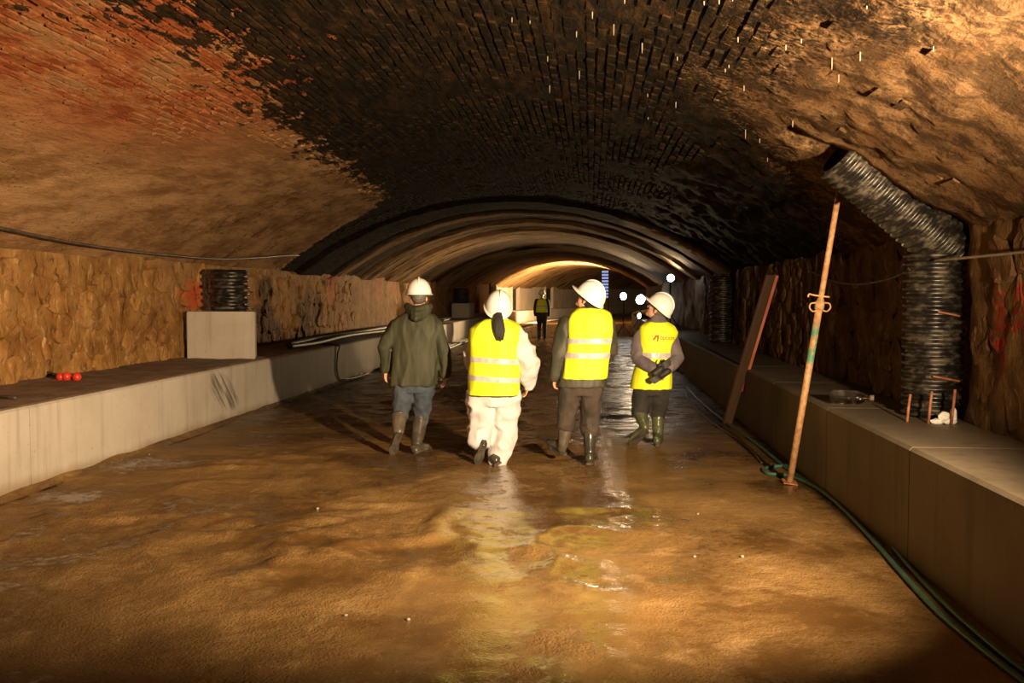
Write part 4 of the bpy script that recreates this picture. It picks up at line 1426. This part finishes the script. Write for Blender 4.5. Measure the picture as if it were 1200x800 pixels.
def quad(pts, name, mat):
    bm = bmesh.new()
    bm.faces.new([bm.verts.new(k(*p)) for p in pts])
    bmesh.ops.subdivide_edges(bm, edges=bm.edges[:], cuts=2, use_grid_fill=True)
    return press(bm, name, mat)


quad(((763.5, 397.5), (767.2, 392.3), (769.8, 392.3), (766.0, 397.5)), 'logo_mark', 'logo_red')
quad(((766.5, 391.9), (771.2, 391.9), (771.0, 393.4), (767.0, 393.4)), 'logo_mark', 'logo_brown')
quad(((769.2, 393.2), (771.2, 393.2), (770.0, 399.4), (768.6, 399.4)), 'logo_mark', 'logo_brown')
cu = bpy.data.curves.new('logo_text', 'FONT')
cu.body = 'option'
cu.size = 0.085
to = bpy.data.objects.new('tmp_text', cu)
COL.objects.link(to)
tm = bpy.data.meshes.new_from_object(to.evaluated_get(bpy.context.evaluated_depsgraph_get()))
bpy.data.objects.remove(to)
bm = bmesh.new(); bm.from_mesh(tm)
w_ = max(v.co.x for v in bm.verts)
o0, o1 = k(772.2, 397.0), k(789.0, 397.8)
for v in bm.verts:
    x, z = v.co.x / w_, v.co.y
    v.co = o0 + (o1 - o0) * x + V((0, 0, z * 0.85))
press(bm, 'logo_lettering', 'logo_orange')
localise(p4)
# gloves held in the hands
for i, (a, b, lab) in enumerate((((772, 434, -0.34), (790, 419, -0.33), 'black glove pointing up in hands behind the printed vest'), ((778, 438, -0.36), (764, 447, -0.36), 'black glove drooping from hands behind the printed vest'))):
    a, b = k(*a), k(*b)
    bm = bmesh.new()
    d = (b - a).normalized()
    hand(bm, a, d, V((0.4, 0.1, 1)), 0.2, V((0, -1, 0)), 1.0)
    tube(bm, [a - d * 0.05, a + d * 0.03], [0.038, 0.034], 10)
    tag(garment('work_glove', bm, 'black_glove', None, 0.007, 0.002, (20, 20, 20), i, 1), lab, 'glove')

# ---- distant person in a vest
Y = 36.0
k = K(Y)
p5 = person(Y, k(635, 398), 'small distant person in yellow-green vest and dark clothes by left ledge')
sc = 1.0
g = lambda x, z, dy=0: V((k(635, 398).x + x, Y + dy, z))
sh, el, wr_ = [g(-0.19, 1.42), g(0.19, 1.42)], [g(-0.25, 1.14), g(0.25, 1.14)], [g(-0.24, 0.90, 0.05), g(0.24, 0.90, 0.05)]
hp, kn, an = [g(-0.10, 0.90), g(0.10, 0.90)], [g(-0.10, 0.50), g(0.10, 0.50, 0.05)], [g(-0.10, 0.10, -0.1), g(0.10, 0.10, 0.1)]
bm = bmesh.new()
base_body(bm, p5, g(0, 1.55), hp, kn, an, sh, el, wr_, Y)
head(bm, g(0, 1.65), Rz(180))
for i in (0, 1):
    hand(bm, wr_[i], V((0, 0.1, -1)), V((0, 1, 0)), 0.4, V((1 - 2 * i, 0, 0)))
me = remesh(bm, 0.012, 2)
link('body', me, p5, 'skin', True)
hat_mesh(g(0, 1.69), Rz(180), p5)
bm = bmesh.new()
torso(bm, [(g(0, 1.52), 0.08, 0.08), (g(0, 1.45), 0.2, 0.11), (g(0, 1.2), 0.2, 0.13), (g(0, 0.85), 0.2, 0.14)])
for i in (0, 1):
    sleeve(bm, sh[i], el[i], wr_[i])
garment('jacket', bm, 'black_cloth', p5, 0.018, 0.006, (8, 8, 4), 81.0)
bm = bmesh.new()
torso(bm, [(g(0, 1.50), 0.12, 0.11), (g(0, 1.42), 0.2, 0.14), (g(0, 1.2), 0.22, 0.16), (g(0, 1.0), 0.225, 0.165)])
vs5 = garment('hi_vis_vest', bm, 'vest', p5, 0.018, 0.005, (8, 8, 4), 85.0)
stripe(vs5, 1.2, 1.26)
bm = bmesh.new()
torso(bm, [(g(0, 0.96), 0.17, 0.11), (g(0, 0.86), 0.18, 0.115), (g(0, 0.8), 0.17, 0.11)])
for i in (0, 1):
    leg(bm, hp[i], kn[i], an[i])
garment('trousers', bm, 'black_cloth', p5, 0.018, 0.006, (8, 8, 6), 88.0)
for i in (0, 1):
    boot(an[i] + V((0, 0, 0.25)), an[i] + V((0, 0, 0.02)), an[i] + V((0, -0.06, -0.095)), an[i] + V((0, 0.2, -0.095)), 'boot_black', p5, 0.06)
localise(p5)

# ------------------------------------------------------------------ the key lamp itself, on the right ledge outside the picture
t = empty('work_lamp', (KEY_LOC.x + 0.08, KEY_LOC.y - 0.25, LZ))
tag(t, 'halogen work lamp on tripod standing on right ledge beside the photographer', 'lamp')
c = KEY_LOC + V((0.05, -0.12, 0))
d = V((-0.5, 1.0, 0.02)).normalized(); e, f = frame(d)
Rm = Matrix.Translation(c) @ Matrix((e, f, d)).transposed().to_4x4()
bm = bmesh.new(); box(bm, (-0.12, -0.09, -0.10), (0.12, 0.09, -0.02), Rm); bm_obj('lamp_housing', bm, 'lamp_body', t)
bm = bmesh.new(); tube(bm, [c - V((0, 0.1, 0.09)), (c.x + 0.02, c.y - 0.12, LZ + 0.35)], 0.02, 8); bm_obj('stand_pole', bm, 'lamp_body', t, True)
for q in (0.3, 2.4, 4.5):
    bm = bmesh.new(); tube(bm, [(c.x + 0.02, c.y - 0.12, LZ + 0.4), (c.x + 0.14 + 0.16 * math.cos(q), c.y - 0.12 + 0.2 * math.sin(q), LZ + 0.012)], 0.012, 6); bm_obj('tripod_leg', bm, 'lamp_body', t, True)
localise(t)
